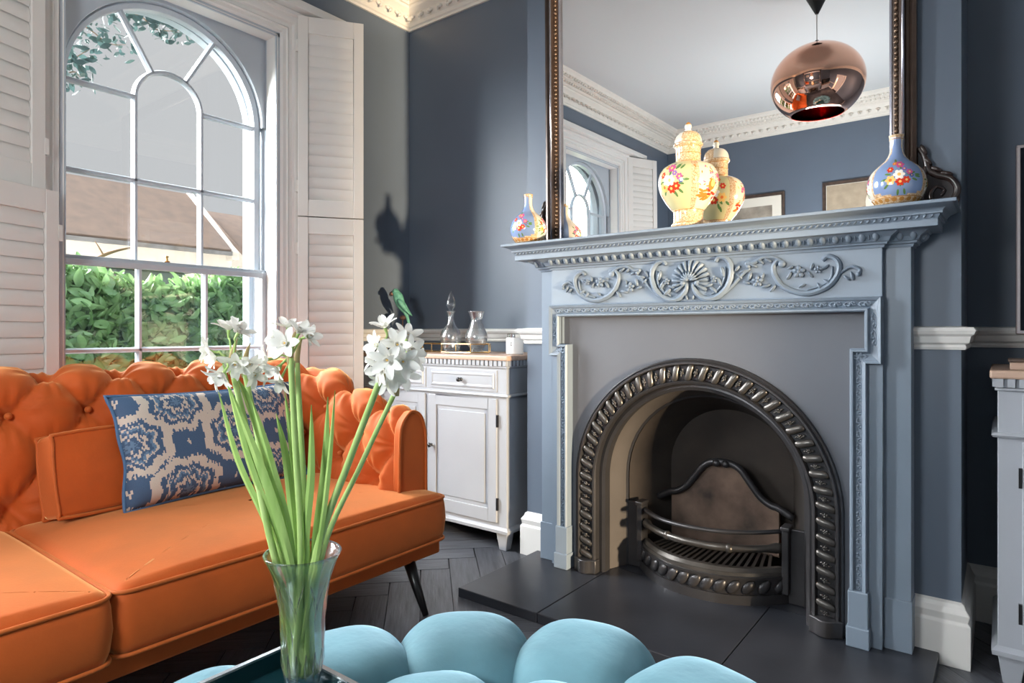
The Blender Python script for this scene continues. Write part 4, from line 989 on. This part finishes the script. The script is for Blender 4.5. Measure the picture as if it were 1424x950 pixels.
# buttons
bm_ = MB().ell((0, 0, 0), (.011, .011, .011), 10, 6).mesh('button', 'velvet_orange_piping', True)
def on_path(s):
    for i in range(len(ss) - 1):
        if ss[i] <= s <= ss[i + 1]:
            p = path[i].lerp(path[i + 1], (s - ss[i]) / (ss[i + 1] - ss[i] + 1e-9)); t = (path[i + 1] - path[i]).normalized(); return p, t
    return path[-1], Vector((1, 0))
for k in (-2, -1, 0):
    for i in range(-9, 10):
        s = s_mid + (i + (.5 if k % 2 else 0)) * PA
        if not .09 < s < SL - .09: continue
        p, t = on_path(s); n_out = Vector((-t.y, t.x))
        if n_out.dot(Vector((-2.0, .62)) - p) > 0: n_out = -n_out
        z = topz(s) - .125 + k * PB_ * .98
        if z < .46: continue
        o = p + n_out * (.030 + .010 - .045 * max(0, (topz(s) - .12 - z) / .4)); link('button', bm_, SO, (o.x, o.y, z))
# arm fronts
for s_, yi in ((1, ia), (-1, ib)):
    wd, tz = wid(0), topz(0)
    sh = [(0, .30), (.004, .40), (.008, tz - .10), (.018, tz - .045), (.045, tz - .012), (wd * .52, tz), (wd * .8, tz - .016), (wd * .96, tz - .06), (wd + .004, tz - .14), (wd + .004, .19), (.0, .19)]
    c2 = [Vector(q) for q in sh[:1]] + catmull([Vector(q) for q in sh[1:10]], 4) + [Vector(sh[10])]
    poly = [(yi + s_ * q.x, q.y) for q in c2]
    SPt('arm_front', MB().prism(poly, YZ, SXF - .01, SXF + .022), smooth=30, bevel=.006)
    SPt('arm_piping', MB().tube([(SXF + .024, yi + s_ * q.x, q.y) for q in catmull([Vector(q) for q in sh[1:10]], 4)], .0055, 8), 'velvet_orange_piping', smooth=True)
# seat cushions
def cushion(label, outline, z0=.232, z1=.392):
    P = [Vector(q) for q in outline]
    pts = []
    n = len(P); R = .045
    for i in range(n):                          # round the corners
        p, a, b = P[i], (P[i - 1] - P[i]).normalized(), (P[(i + 1) % n] - P[i]).normalized()
        for k in range(7):
            t = k / 6; pts.append((p + a * R) * (1 - t) ** 2 + p * 2 * t * (1 - t) + (p + b * R) * t * t)
    d = []
    for i in range(len(pts)):                   # subdivide the long sides
        q = pts[(i + 1) % len(pts)]; m = max(1, int((q - pts[i]).length / .05)); d += [pts[i].lerp(q, k / m) for k in range(m)]
    pts = d; n = len(pts); area = sum(pts[i].x * pts[(i + 1) % n].y - pts[(i + 1) % n].x * pts[i].y for i in range(n)); sg = 1 if area > 0 else -1
    nr = []
    for i in range(n): t = (pts[(i + 1) % n] - pts[i - 1]).normalized(); nr.append(Vector((t.y, -t.x)) * sg)
    rings = [(-.03, z0), (-.006, z0 + .004), (.004, z0 + .03), (.010, (z0 + z1) / 2), (.006, z1 - .03), (.0, z1 - .006), (-.010, z1 + .003), (-.022, z1 + .010), (-.034, z1 + .014)]
    vs = [(*(p + nr[i] * o), z) for o, z in rings for i, p in enumerate(pts)]
    cen = sum(pts, Vector((0, 0))) / n; hx_ = max(abs(p.x - cen.x) for p in pts); hy_ = max(abs(p.y - cen.y) for p in pts)
    def crown(q): a_, b_ = min(1, abs(q.x - cen.x) / hx_), min(1, abs(q.y - cen.y) / hy_); return z1 + .006 + .030 * (1 - a_ ** 5) * (1 - b_ ** 5)
    rings = rings[:-2]; vs = vs[:len(rings) * n]
    for o in (.02, .032, .045): vs += [(*(p - nr[i] * o), crown(p - nr[i] * o)) for i, p in enumerate(pts)]; rings.append(0)
    for k_ in (.93, .84, .72, .58, .42, .22, .05):
        for i, p in enumerate(pts): q = cen + (p - nr[i] * .045 - cen) * k_; vs.append((*q, crown(q)))
        rings.append(0)
    fs = [(r * n + i, r * n + (i + 1) % n, (r + 1) * n + (i + 1) % n, (r + 1) * n + i) for r in range(len(rings) - 1) for i in range(n)]
    fs += [tuple(range(n)), tuple((len(rings) - 1) * n + i for i in range(n))]
    c = SPt('seat_cushion', MB().add(vs, fs), smooth=True); c['label'] = label
    for o, z in ((.002, z1 - .004), (.002, z0 + .006)): MB().tube([(*(p + nr[i] * o), z) for i, p in enumerate(pts)], .0052, 8, closed=True).build('piping', 'velvet_orange_piping', c, smooth=True)
YD = .615
cushion('orange velvet seat cushion nearest the fireplace', [(SXB, YD + .004), (-1.632, YD + .004), (-1.622, 1.2), (-1.632, SY1 - .012), (SXB, SY1 - .012)])
cushion('orange velvet seat cushion away from the fireplace', [(SXB, SY0 + .012), (-1.632, SY0 + .012), (-1.615, .1), (-1.618, YD - .004), (SXB, YD - .004)])
SPt('base_rail', MB().box(SXB - .16, -1.668, SY0 + .01, SY1 - .012, .172, .236), bevel=.008)
for x, dx in ((-1.69, .085), (-2.52, -.06)):
    for y, dy in ((1.60, .0), (-.35, 0)):
        SPt('leg', MB().tube([(x, y, .175), (x + dx * .5, y + dy * .5, .085), (x + dx, y + dy, .002)], [.022, .017, .011], 12), 'black_leg', smooth=True)
# loose cushions
def pillow(name, label, cat, loc, rot, wd, ht, th, mat, pipe, sag=.05, sq=6, n=36):
    T = thing(name, label, cat, loc, rot)
    def f(u, v, sd):
        a, b = u * 2 - 1, v * 2 - 1
        t = max(0, (1 - abs(a) ** sq)) ** .55 * max(0, (1 - abs(b) ** sq)) ** .55
        x = wd / 2 * a * (1 - sag * (1 - b * b) * abs(a) ** 3 + .01 * math.sin(7 * b)); z = ht / 2 + ht / 2 * b * (1 - sag * (1 - a * a) * abs(b) ** 3)
        y = sd * th / 2 * t * (1 + .06 * math.sin(5 * a + 2) * math.cos(4 * b))
        return (x, y, z)
    m = MB(); m.grid(lambda u, v: f(u, v, -1), n, n); m.grid(lambda u, v: f(v, u, 1) if False else f(u, v, 1), n, n)
    m.build('cover', mat, T, smooth=True)
    e = [f(i / 24, 0, 1) for i in range(24)] + [f(1, i / 24, 1) for i in range(24)] + [f(1 - i / 24, 1, 1) for i in range(24)] + [f(0, 1 - i / 24, 1) for i in range(24)]
    MB().tube(e, .006, 8, closed=True).build('piping', pipe, T, smooth=True)
    return T
pillow('ikat_cushion', 'blue and cream ikat cushion leaning on the orange sofa back', 'cushion', (-2.215, 1.205, .424), (math.radians(-20), 0, PI / 2 + .03), .69, .385, .15, 'ikat_weave', 'blue_piping', .07, 5)
BO = thing('bolster_cushion', 'small boxy orange velvet cushion tucked behind the ikat cushion', 'cushion', (-2.315, .88, .424), (math.radians(-12), 0, PI / 2 + .10))
bw_, bh_, bt_ = .37, .255, .10
MB().grid(lambda u, v: (bw_ * (u - .5), -bt_ / 2 - .012 * math.sin(PI * u) * math.sin(PI * v), bh_ * v), 10, 8).grid(lambda u, v: (bw_ * (u - .5), bt_ / 2 + .012 * math.sin(PI * u) * math.sin(PI * v), bh_ * v), 10, 8) \
    .grid(lambda u, v: (-bw_ / 2 - .006 * math.sin(PI * v), bt_ * (u - .5), bh_ * v), 6, 8).grid(lambda u, v: (bw_ / 2 + .006 * math.sin(PI * v), bt_ * (u - .5), bh_ * v), 6, 8) \
    .grid(lambda u, v: (bw_ * (v - .5), bt_ * (u - .5), 0), 6, 10).grid(lambda u, v: (bw_ * (v - .5), bt_ * (u - .5), bh_ + .006 * math.sin(PI * v)), 6, 10).build('cover', 'velvet_orange', BO, smooth=60, bevel=.014, seg=3)
for y in (-bt_ / 2, bt_ / 2):
    q = .03
    MB().tube(catmull([(-bw_ / 2, y, q), (-bw_ / 2, y, bh_ - q), (-bw_ / 2 + q, y, bh_), (bw_ / 2 - q, y, bh_), (bw_ / 2, y, bh_ - q), (bw_ / 2, y, q), (bw_ / 2 - q, y, 0), (-bw_ / 2 + q, y, 0)], 5, True), .0055, 8, closed=True).build('piping', 'velvet_orange_piping', BO, smooth=True)

# ---------------------------------------------------------------- ottoman, tray, vase, flowers
OC = Vector((-.52, .56)); OT = thing('ottoman', 'round teal velvet ottoman with plump tufted pads', 'ottoman', (OC.x, OC.y, 0))
MB().lathe([(0, .06), (.48, .06), (.52, .10), (.52, .28), (.46, .35), (0, .36)], 48, (OC.x, OC.y, 0)).build('core', 'velvet_teal', OT, smooth=True)
for k in range(13):
    a = 2 * PI * (k + .69) / 13; c = (OC.x + .475 * math.cos(a), OC.y + .475 * math.sin(a), .246)
    m = MB().ell((0, 0, 0), (.152, .148, .188), 72, 40, None, pw=.68)
    q = Matrix.Rotation(a, 3, 'Z'); vv = []
    for p in m.v:                               # gathered folds running down from each pad's crown
        p = Vector(p); an = math.atan2(p.y, p.x); t = 1 - max(0, p.z) / .188
        g = 1 + .018 * min(1, t * 1.6) * math.sin(an * 11 + k * 1.7) * math.sin(an * 3 + k) + .008 * math.sin(p.x * 40 + k) * math.cos(p.y * 36)
        vv.append(tuple(Vector(c) + q @ Vector((p.x * g, p.y * g, p.z * (1 + .02 * math.sin(p.x * 17 + k * 2) * math.cos(p.y * 15))))))
    m.v = vv; m.build('outer_pad', 'velvet_teal', OT, smooth=True)
for k in range(8):
    a = 2 * PI * (k + .1) / 8; c = (OC.x + .245 * math.cos(a), OC.y + .245 * math.sin(a), .326)
    MB().ell(c, (.135, .122, .108), 36, 24, Matrix.Rotation(a, 3, 'Z'), pw=.7).build('inner_pad', 'velvet_teal', OT, smooth=True)
MB().ell((OC.x, OC.y, .328), (.14, .14, .105), 24, 14, pw=.8).build('centre_pad', 'velvet_teal', OT, smooth=True)
for k in range(4):
    a = PI / 4 + PI / 2 * k; MB().lathe([(.022, 0), (.03, .07)], 12, (OC.x + .36 * math.cos(a), OC.y + .36 * math.sin(a), 0)).build('foot', 'black_leg', OT)
TZ = .4385
TY = thing('mirrored_tray', 'dark glass tray with silver rim lying on the teal ottoman', 'tray', (-.75, .42, TZ))
tx0, tx1, ty0, ty1 = -.948, -.46, .13, .615
MB().box(tx0, tx1, ty0, ty1, TZ, TZ + .008).build('base', 'tray_glass', TY, bevel=.002)
for (a, b, c, d) in ((tx0, tx0 + .006, ty0, ty1), (tx1 - .006, tx1, ty0, ty1), (tx0, tx1, ty1 - .006, ty1), (tx0, tx1, ty0, ty0 + .006)):
    sd = MB().box(a, b, c, d, TZ + .008, TZ + .036).build('side', 'tray_glass', TY)
    MB().box(a - .001, b + .001, c - .001, d + .001, TZ + .036, TZ + .0395).build('rim', 'tray_rim', sd)
VZ = TZ + .008; VC = at(421, 955, .972); VX, VY = VC.x, VC.y
VS = thing('crystal_vase', 'tapered cut crystal vase holding white narcissi on the tray', 'vase', (VX, VY, VZ))
vp = smoothprof([(.024, 0), (.025, .004), (.0235, .014), (.0265, .030), (.030, .055), (.0325, .092), (.034, .130), (.0385, .164), (.046, .192), (.0575, .218)], 5)
vin = [(max(.001, r - .0045), z) for r, z in vp if z > .030]; vin[0] = (.004, .028)
MB().lathe([(0, 0)] + vp + [(.0565, .2195)] + vin[::-1] + [(0, .022)], 40, (VX, VY, VZ)).build('body', 'glass', VS, smooth=True)
cu = MB()
for k in range(14):
    a = 2 * PI * k / 14
    for z0, z1 in ((.034, .075),): cu.tube([(VX + (interp(vp, z) - .0006) * math.cos(a), VY + (interp(vp, z) - .0006) * math.sin(a), VZ + z) for z in (z0, (z0 + z1) / 2, z1)], [.0008, .0034, .0008], 6, flat=.5)
for k in range(7):
    a = 2 * PI * k / 7
    for da, z in ((.0, .135), (.12, .150), (-.12, .150), (.22, .165), (-.22, .165)):
        cu.tube([(VX + (interp(vp, z + t) - .0004) * math.cos(a + da * q), VY + (interp(vp, z + t) - .0004) * math.sin(a + da * q), VZ + z + t) for t, q in ((-.012, .4), (0, 1), (.014, 1.5))], [.0004, .0018, .0004], 5)
cu.build('cut_pattern', 'glass', VS, smooth=True)['kind'] = 'stuff'

petal = MB()
def pet(u, v):
    t = u; o = v * 2 - 1; wd = .0064 * math.sin(PI * min(1, t * .9 + .06)) ** .7
    return (t * .0235, o * wd, .006 * math.sin(t * 2.2) - .0012 * (1 - o * o) + .004 * t * t)
petal.grid(pet, 8, 5)
PET = petal.mesh('petal', 'petal_white', True, fix=False)
CRN = MB().lathe([(.0008, .001), (.003, .0015), (.0042, .005), (.0046, .008), (.0040, .0082), (.0030, .004)], 10).mesh('corona', 'petal_white', True)
HRT = MB().ell((0, 0, .004), (.0017, .0017, .003), 6, 4).mesh('stamen', 'corona', True)
def orient(d, roll=0):
    d = Vector(d).normalized(); q = d.to_track_quat('Z', 'Y').to_matrix().to_4x4(); return q @ Matrix.Rotation(roll, 4, 'Z')
def bloom(T, c, d, sc=1.0, par=None):
    org = Vector(T.location); m0 = Matrix.Translation(Vector(c) - org) @ orient(d, random.uniform(0, 2))
    f = bpy.data.objects.new('flower', CRN); COL.objects.link(f); f.parent = T; ORG[f] = ORG[T]; f.matrix_local = m0 @ Matrix.Scale(sc, 4)
    for k in range(6):
        p = bpy.data.objects.new('petal', PET); COL.objects.link(p); p.parent = f
        p.matrix_local = Matrix.Rotation(k * PI / 3 + random.uniform(-.1, .1), 4, 'Z') @ Matrix.Rotation(random.uniform(-.25, .12), 4, 'Y') @ Matrix.Translation((.002, 0, 0)) @ Matrix.Scale(random.uniform(.92, 1.08), 4)
    h = bpy.data.objects.new('stamen', HRT); COL.objects.link(h); h.parent = f
    return f
def vase_pt(i): a = i * 2.4; return Vector((VX + .014 * math.cos(a), VY + .014 * math.sin(a), VZ + .035))
def rim_pt(u, v, dd): return at(421 + (u - 421) * .84, v, .972 + dd * .8) if v > 760 else at(u, v, .972 + dd)   # kept inside the vase mouth
CAMP = Vector((0, 0, 1))
def narcissus(label, i, mid, top, r, flowers, tilt=None):
    b = vase_pt(i); T = thing('narcissus', label, 'flower', b, group='white narcissi in the crystal vase')
    P = catmull([b, rim_pt(*mid), (rim_pt(*mid) + rim_pt(*top)) / 2 + Vector((0, 0, .004)), rim_pt(*top)], 7)
    MB().tube(P, [r * (1 - .25 * k / len(P)) for k in range(len(P))], 10, flat=.8).build('stem', 'stem_green', T, smooth=True)
    hd = rim_pt(*top)
    MB().tube(catmull([hd + Vector((0, 0, -.012)), hd + Vector((0, 0, .008)), hd + RT * .004 + Vector((0, 0, .03)), hd + RT * .010 + Vector((0, 0, .045))], 4), [r * .8, r * 1.0, r * 1.05, r * 1.0, r * .95, r * .9, r * .85, r * .75, r * .6, r * .5, r * .35, r * .2, r * .05], 8, flat=.5).build('sheath', 'sheath', T, smooth=True)
    for (u, v, dd, fu, fv, fz) in flowers:
        c = rim_pt(u, v, dd); d = RT * fu + Vector((0, 0, fv)) - FW * fz
        f = bloom(T, c, d, random.uniform(.92, 1.1))
        d = d.normalized()
        q = catmull([hd, (hd + c) / 2 + Vector((0, 0, .010)), c - d * .014, c], 4); MB().tube(q, [.0016] * (len(q) - 4) + [.0018, .0022, .0026, .003], 6).build('pedicel', 'stem_green', T, smooth=True)
narcissus('narcissus stem with blooms against the garden hedge', 0, (372, 765, -.01), (322, 510, .03), .0062, [(300, 497, .02, -.7, -.1, .6), (318, 458, .03, .1, 1, .2), (332, 462, .01, .6, .8, .3), (310, 520, .0, -.3, -.8, .6), (290, 488, .05, -1, .2, .1), (345, 505, .03, .8, -.4, .5)])
narcissus('narcissus stem with drooping blooms above the ikat cushion', 1, (382, 765, .015), (340, 515, .06), .0060, [(352, 520, .05, .9, -.5, .5), (300, 523, .06, -.8, -.6, .4), (328, 505, .02, .1, -.5, 1)])
narcissus('narcissus stem with upright blooms before the shutter', 2, (418, 765, -.015), (404, 498, .0), .0062, [(383, 468, .0, -.9, .3, .5), (400, 455, .02, .0, 1, .3), (416, 462, -.01, .5, .9, .3), (428, 468, .02, 1, .3, .3), (398, 478, -.02, -.2, .2, 1)])
narcissus('narcissus stem with nodding blooms at the cushion corner', 3, (428, 765, .02), (413, 505, .05), .0058, [(372, 500, .03, -.9, -.1, .5), (385, 512, .02, -.5, -.6, .7), (390, 528, .03, -.3, -.9, .5), (376, 518, .06, -1, -.2, .2)])
narcissus('narcissus stem with open starry blooms before the sideboard drawers', 4, (445, 765, -.01), (531, 522, -.04), .0068, [(535, 455, -.04, -.2, 1, .4), (553, 480, -.06, .1, .2, 1), (525, 480, -.04, -.7, .2, .7), (570, 488, -.03, .7, .2, .7), (540, 500, -.07, -.2, -.2, 1), (560, 502, -.06, .3, -.2, 1), (530, 512, -.05, -.6, -.5, .8)])
narcissus('narcissus stem with clustered blooms leaning over the sofa arm', 5, (455, 765, .02), (552, 540, .0), .0052, [(545, 518, -.03, .1, -.5, 1), (562, 520, .0, .5, -.5, .8), (575, 500, .0, .9, 0, .5), (536, 530, -.01, -.5, -.7, .7), (566, 470, .0, .4, .8, .5), (520, 498, .0, -1, .1, .4)])
def blade(label, i, pts, wd):
    b = vase_pt(i); T = thing('narcissus_leaf', label, 'leaf', b, group='green leaf blades in the crystal vase')
    P = catmull([b] + [rim_pt(*p) for p in pts], 6); k = len(P); vs = []; fs = []
    for j, p in enumerate(P):
        t = (P[min(k - 1, j + 1)] - P[max(0, j - 1)]).normalized(); s_ = t.cross(FW).normalized(); s_ = (s_ + FW * .3 * math.sin(i)).normalized(); nn = s_.cross(t)
        w_ = wd * min(1, .55 + j / k) * (1 - max(0, (j / (k - 1) - .55) / .45) ** 2.2) + .0004
        vs += [p - s_ * w_ + nn * w_ * .25, p + nn * .0008, p + s_ * w_ + nn * w_ * .25, p - nn * .0014]
    for j in range(k - 1):
        for m in range(4): fs.append((j * 4 + m, j * 4 + (m + 1) % 4, j * 4 + 4 + (m + 1) % 4, j * 4 + 4 + m))
    fs += [(0, 1, 2, 3), (4 * k - 1, 4 * k - 2, 4 * k - 3, 4 * k - 4)]
    MB().add(vs, fs).build('blade', 'leaf_green', T, smooth=50)
LBS = ['thin narcissus leaf curving over the middle of the ikat cushion', 'tall narcissus leaf reaching the blooms by the hedge', 'broad narcissus leaf rising beside the two leaning stems', 'narcissus leaf crossing in front of the leaning stems',
       'short pointed narcissus leaf before the cushion edge', 'narcissus leaf beside the upright bloom stem', 'short pointed narcissus leaf between bloom stems and sofa arm button', 'broad tall narcissus leaf before the sofa arm tufting',
       'thinnest narcissus leaf, tucked behind the broad tall one', 'long narcissus leaf nearest the vase lip, bent to the hedge blooms']
for i, (pts, wd) in enumerate([([(375, 765, .03), (330, 640, .04), (304, 545, .05)], .0055), ([(385, 765, .0), (345, 640, .0), (308, 498, .01)], .006), ([(392, 765, .03), (372, 640, .02), (345, 560, .03), (330, 525, .03)], .007),
                               ([(402, 765, -.02), (375, 640, -.01), (350, 555, .0)], .006), ([(410, 765, .02), (398, 640, .02), (384, 575, .02)], .0055), ([(415, 765, .03), (408, 640, .03), (396, 545, .03)], .0055),
                               ([(425, 765, -.01), (432, 660, -.01), (433, 563, .0)], .006), ([(440, 765, .02), (450, 660, .01), (456, 552, .0)], .0075), ([(446, 765, -.02), (456, 660, -.03), (466, 543, -.03)], .004), ([(395, 765, -.03), (362, 650, -.02), (320, 540, -.01)], .0065)]):
    blade(LBS[i], i + 7, pts, wd)

# ---------------------------------------------------------------- garden and street outside
struct('ground', MB().box(-7.5, -3.35, -40, 50, -.5, -.35), 'grass', 'green lawn outside the window', 'lawn')
struct('street', MB().box(-60, -7.5, -60, 80, -.5, -.37), 'street_paving', 'pale street beyond the garden hedge', 'street')
HE = thing('hedge', 'glossy green laurel hedge outside the window', 'hedge', (-4.9, 1.9, -.35))
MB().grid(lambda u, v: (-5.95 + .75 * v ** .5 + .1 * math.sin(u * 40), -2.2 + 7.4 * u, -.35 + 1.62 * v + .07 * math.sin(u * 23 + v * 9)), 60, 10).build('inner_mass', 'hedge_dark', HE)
lf = MB(); lf.grid(lambda u, v: ((v * 2 - 1) * .026 * math.sin(PI * min(1, u * .96 + .02)) ** .8, .012 * math.sin(PI * u) + .012 * abs(v * 2 - 1), u * .13), 5, 2)
lme = lf.mesh('leaf', 'hedge_leaf', True, fix=False)
rnd = random.Random(3); allm = MB()
LV = [tuple(v.co) for v in lme.vertices]; LF = [tuple(p.vertices) for p in lme.polygons]
def leafm():
    y = rnd.uniform(.9, 3.8) if rnd.random() < .75 else rnd.uniform(-2.4, 5.0); z = .25 + 1.12 * rnd.random() ** .7 + .06 * math.sin(y * 5); front = -4.88 - .5 * max(0, z - .95) ** 1.2
    m = Matrix.Translation((front + rnd.uniform(-.15, .08), y, z)) @ Euler((rnd.uniform(-1.2, 1.4), rnd.uniform(-.2, 1.6), rnd.uniform(0, 6.28))).to_matrix().to_4x4() @ Matrix.Scale(rnd.uniform(.7, 1.25), 4)
    return m
cnt = 0
for i in range(7500):
    m = leafm(); y, z = m.translation.y, m.translation.z
    if cnt < 290 and 1.35 < y < 3.1 and z > .78 and m.translation.x > -5.0:
        o = bpy.data.objects.new('leaf', lme); COL.objects.link(o); o.parent = HE; o.matrix_local = Matrix.Translation(-Vector(ORG[HE])) @ m; cnt += 1
    else: allm.add([m @ Vector(p) for p in LV], LF)
allm.build('foliage', 'hedge_leaf_mass', HE, smooth=True, fix=False)['kind'] = 'stuff'
GW = thing('stone_gatepost', 'grey stone gate post behind the hedge', 'gate post', (-7.2, 2.75, -.35))
MB().box(-7.5, -6.9, 2.42, 3.30, -.35, 1.62).build('shaft', 'stone_grey', GW, bevel=.02); MB().box(-7.55, -6.85, 2.36, 3.36, 1.62, 1.70).build('cap', 'stone_grey', GW, bevel=.02)
def house(label, x0, y0, y1, eave, ridge, dp, wins):
    T = thing('house', label, 'house', (x0 - dp / 2, (y0 + y1) / 2, -.35))
    MB().box(x0 - dp, x0, y0, y1, -.35, eave).prism([(x0 - dp, eave), (x0, eave), (x0 - dp / 2, ridge - .12)], XZ, y0, y1).build('wall', 'house_wall', T)
    MB().prism([(x0 + .35, eave - .18), (x0 - dp / 2, ridge), (x0 - dp - .35, eave - .18), (x0 - dp - .35, eave - .02), (x0 - dp / 2, ridge + .16), (x0 + .35, eave - .02)], XZ, y0 - .1, y1 - .21).build('roof', 'roof_tile', T)
    MB().box(x0 + .33, x0 + .43, y0 - .1, y1 - .21, eave - .22, eave - .10).build('gutter', 'stone_grey', T)
    MB().prism([(x0 + .4, eave - .1), (x0 - dp / 2, ridge + .2), (x0 - dp - .4, eave - .1), (x0 - dp - .4, eave - .35), (x0 + .4, eave - .35)], XZ, y1 - .2, y1 + .02).build('gable_coping', 'house_wall', T)
    for (a, b, c, d) in wins:
        f = MB().box(x0 - .02, x0 + .04, a, b, c, d).build('window', 'render_white', T); MB().box(x0 + .03, x0 + .05, a + .08, b - .08, c + .08, d - .08).build('window_pane', 'tv_screen', f)
house('long white house with pale brown tiled roof across the garden', -20, 5.2, 11.05, 3.65, 5.65, 5.2, [(6.4, 7.3, 1.0, 2.2), (9.0, 9.9, 1.0, 2.2)])
house('second white house with stepped lower roof beyond the garden', -20.3, 11.7, 19, 3.5, 5.2, 5.0, [(13, 14, 1.0, 2.2)])
TR = thing('garden_tree', 'bare branched tree with sparse leaves outside the window', 'tree', (-6.3, .9, -.35))
MB().tube([(-6.3, .9, -.35), (-6.32, .95, .8), (-6.25, 1.0, 2.2), (-6.3, 1.05, 4.5)], [.11, .09, .07, .04], 10).build('trunk', 'bark', TR, smooth=True)
def branch(pts, r): MB().tube(catmull(pts, 4), [r * (1 - .75 * i / (4 * (len(pts) - 1))) for i in range(4 * (len(pts) - 1) + 1)], 6).build('branch', 'bark', TR, smooth=True)
def ax(u, v, x): D = FW + RT * ((u - CX) / FPX) + Vector((0, 0, (HY - v) / FPX)); return Vector((0, 0, 1)) + D * (x / D.x)
branch([ax(60, 430, -6.3), ax(98, 392, -6.3), ax(122, 368, -6.2), ax(144, 355, -6.2), ax(165, 348, -6.2), ax(186, 344, -6.2)], .03)
branch([ax(144, 356, -6.2), ax(138, 345, -6.2), ax(132, 335, -6.2)], .01); branch([ax(104, 388, -6.3), ax(112, 392, -6.3), ax(120, 397, -6.3)], .008)
tw_ = []
for pts in ([(60, 60), (110, 35), (150, 60), (175, 62)], [(60, 20), (120, 22), (170, 10)], [(70, 90), (100, 82), (125, 68)], [(60, 120), (100, 100), (112, 108)], [(165, 12), (195, 22), (215, 40), (235, 43), (255, 42)], [(170, 5), (210, 15), (240, 28)]):
    P = [ax(u, v, -5.6) for u, v in pts]; branch(P, .007); tw_ += catmull(P, 6)
tl = MB().grid(lambda u, v: ((v * 2 - 1) * .02 * math.sin(PI * min(1, u * .95 + .03)), .004 * abs(v * 2 - 1), u * .075), 4, 2).mesh('leaf', 'tree_leaf', True, fix=False)
for p in tw_:
    for q in range(5):
        o = link('leaf', tl, TR, p + Vector((rnd.uniform(-.08, .08), rnd.uniform(-.10, .10), rnd.uniform(-.09, .07))), (rnd.uniform(0, 6), rnd.uniform(0, 6), rnd.uniform(0, 6)), rnd.uniform(.6, 1.2))
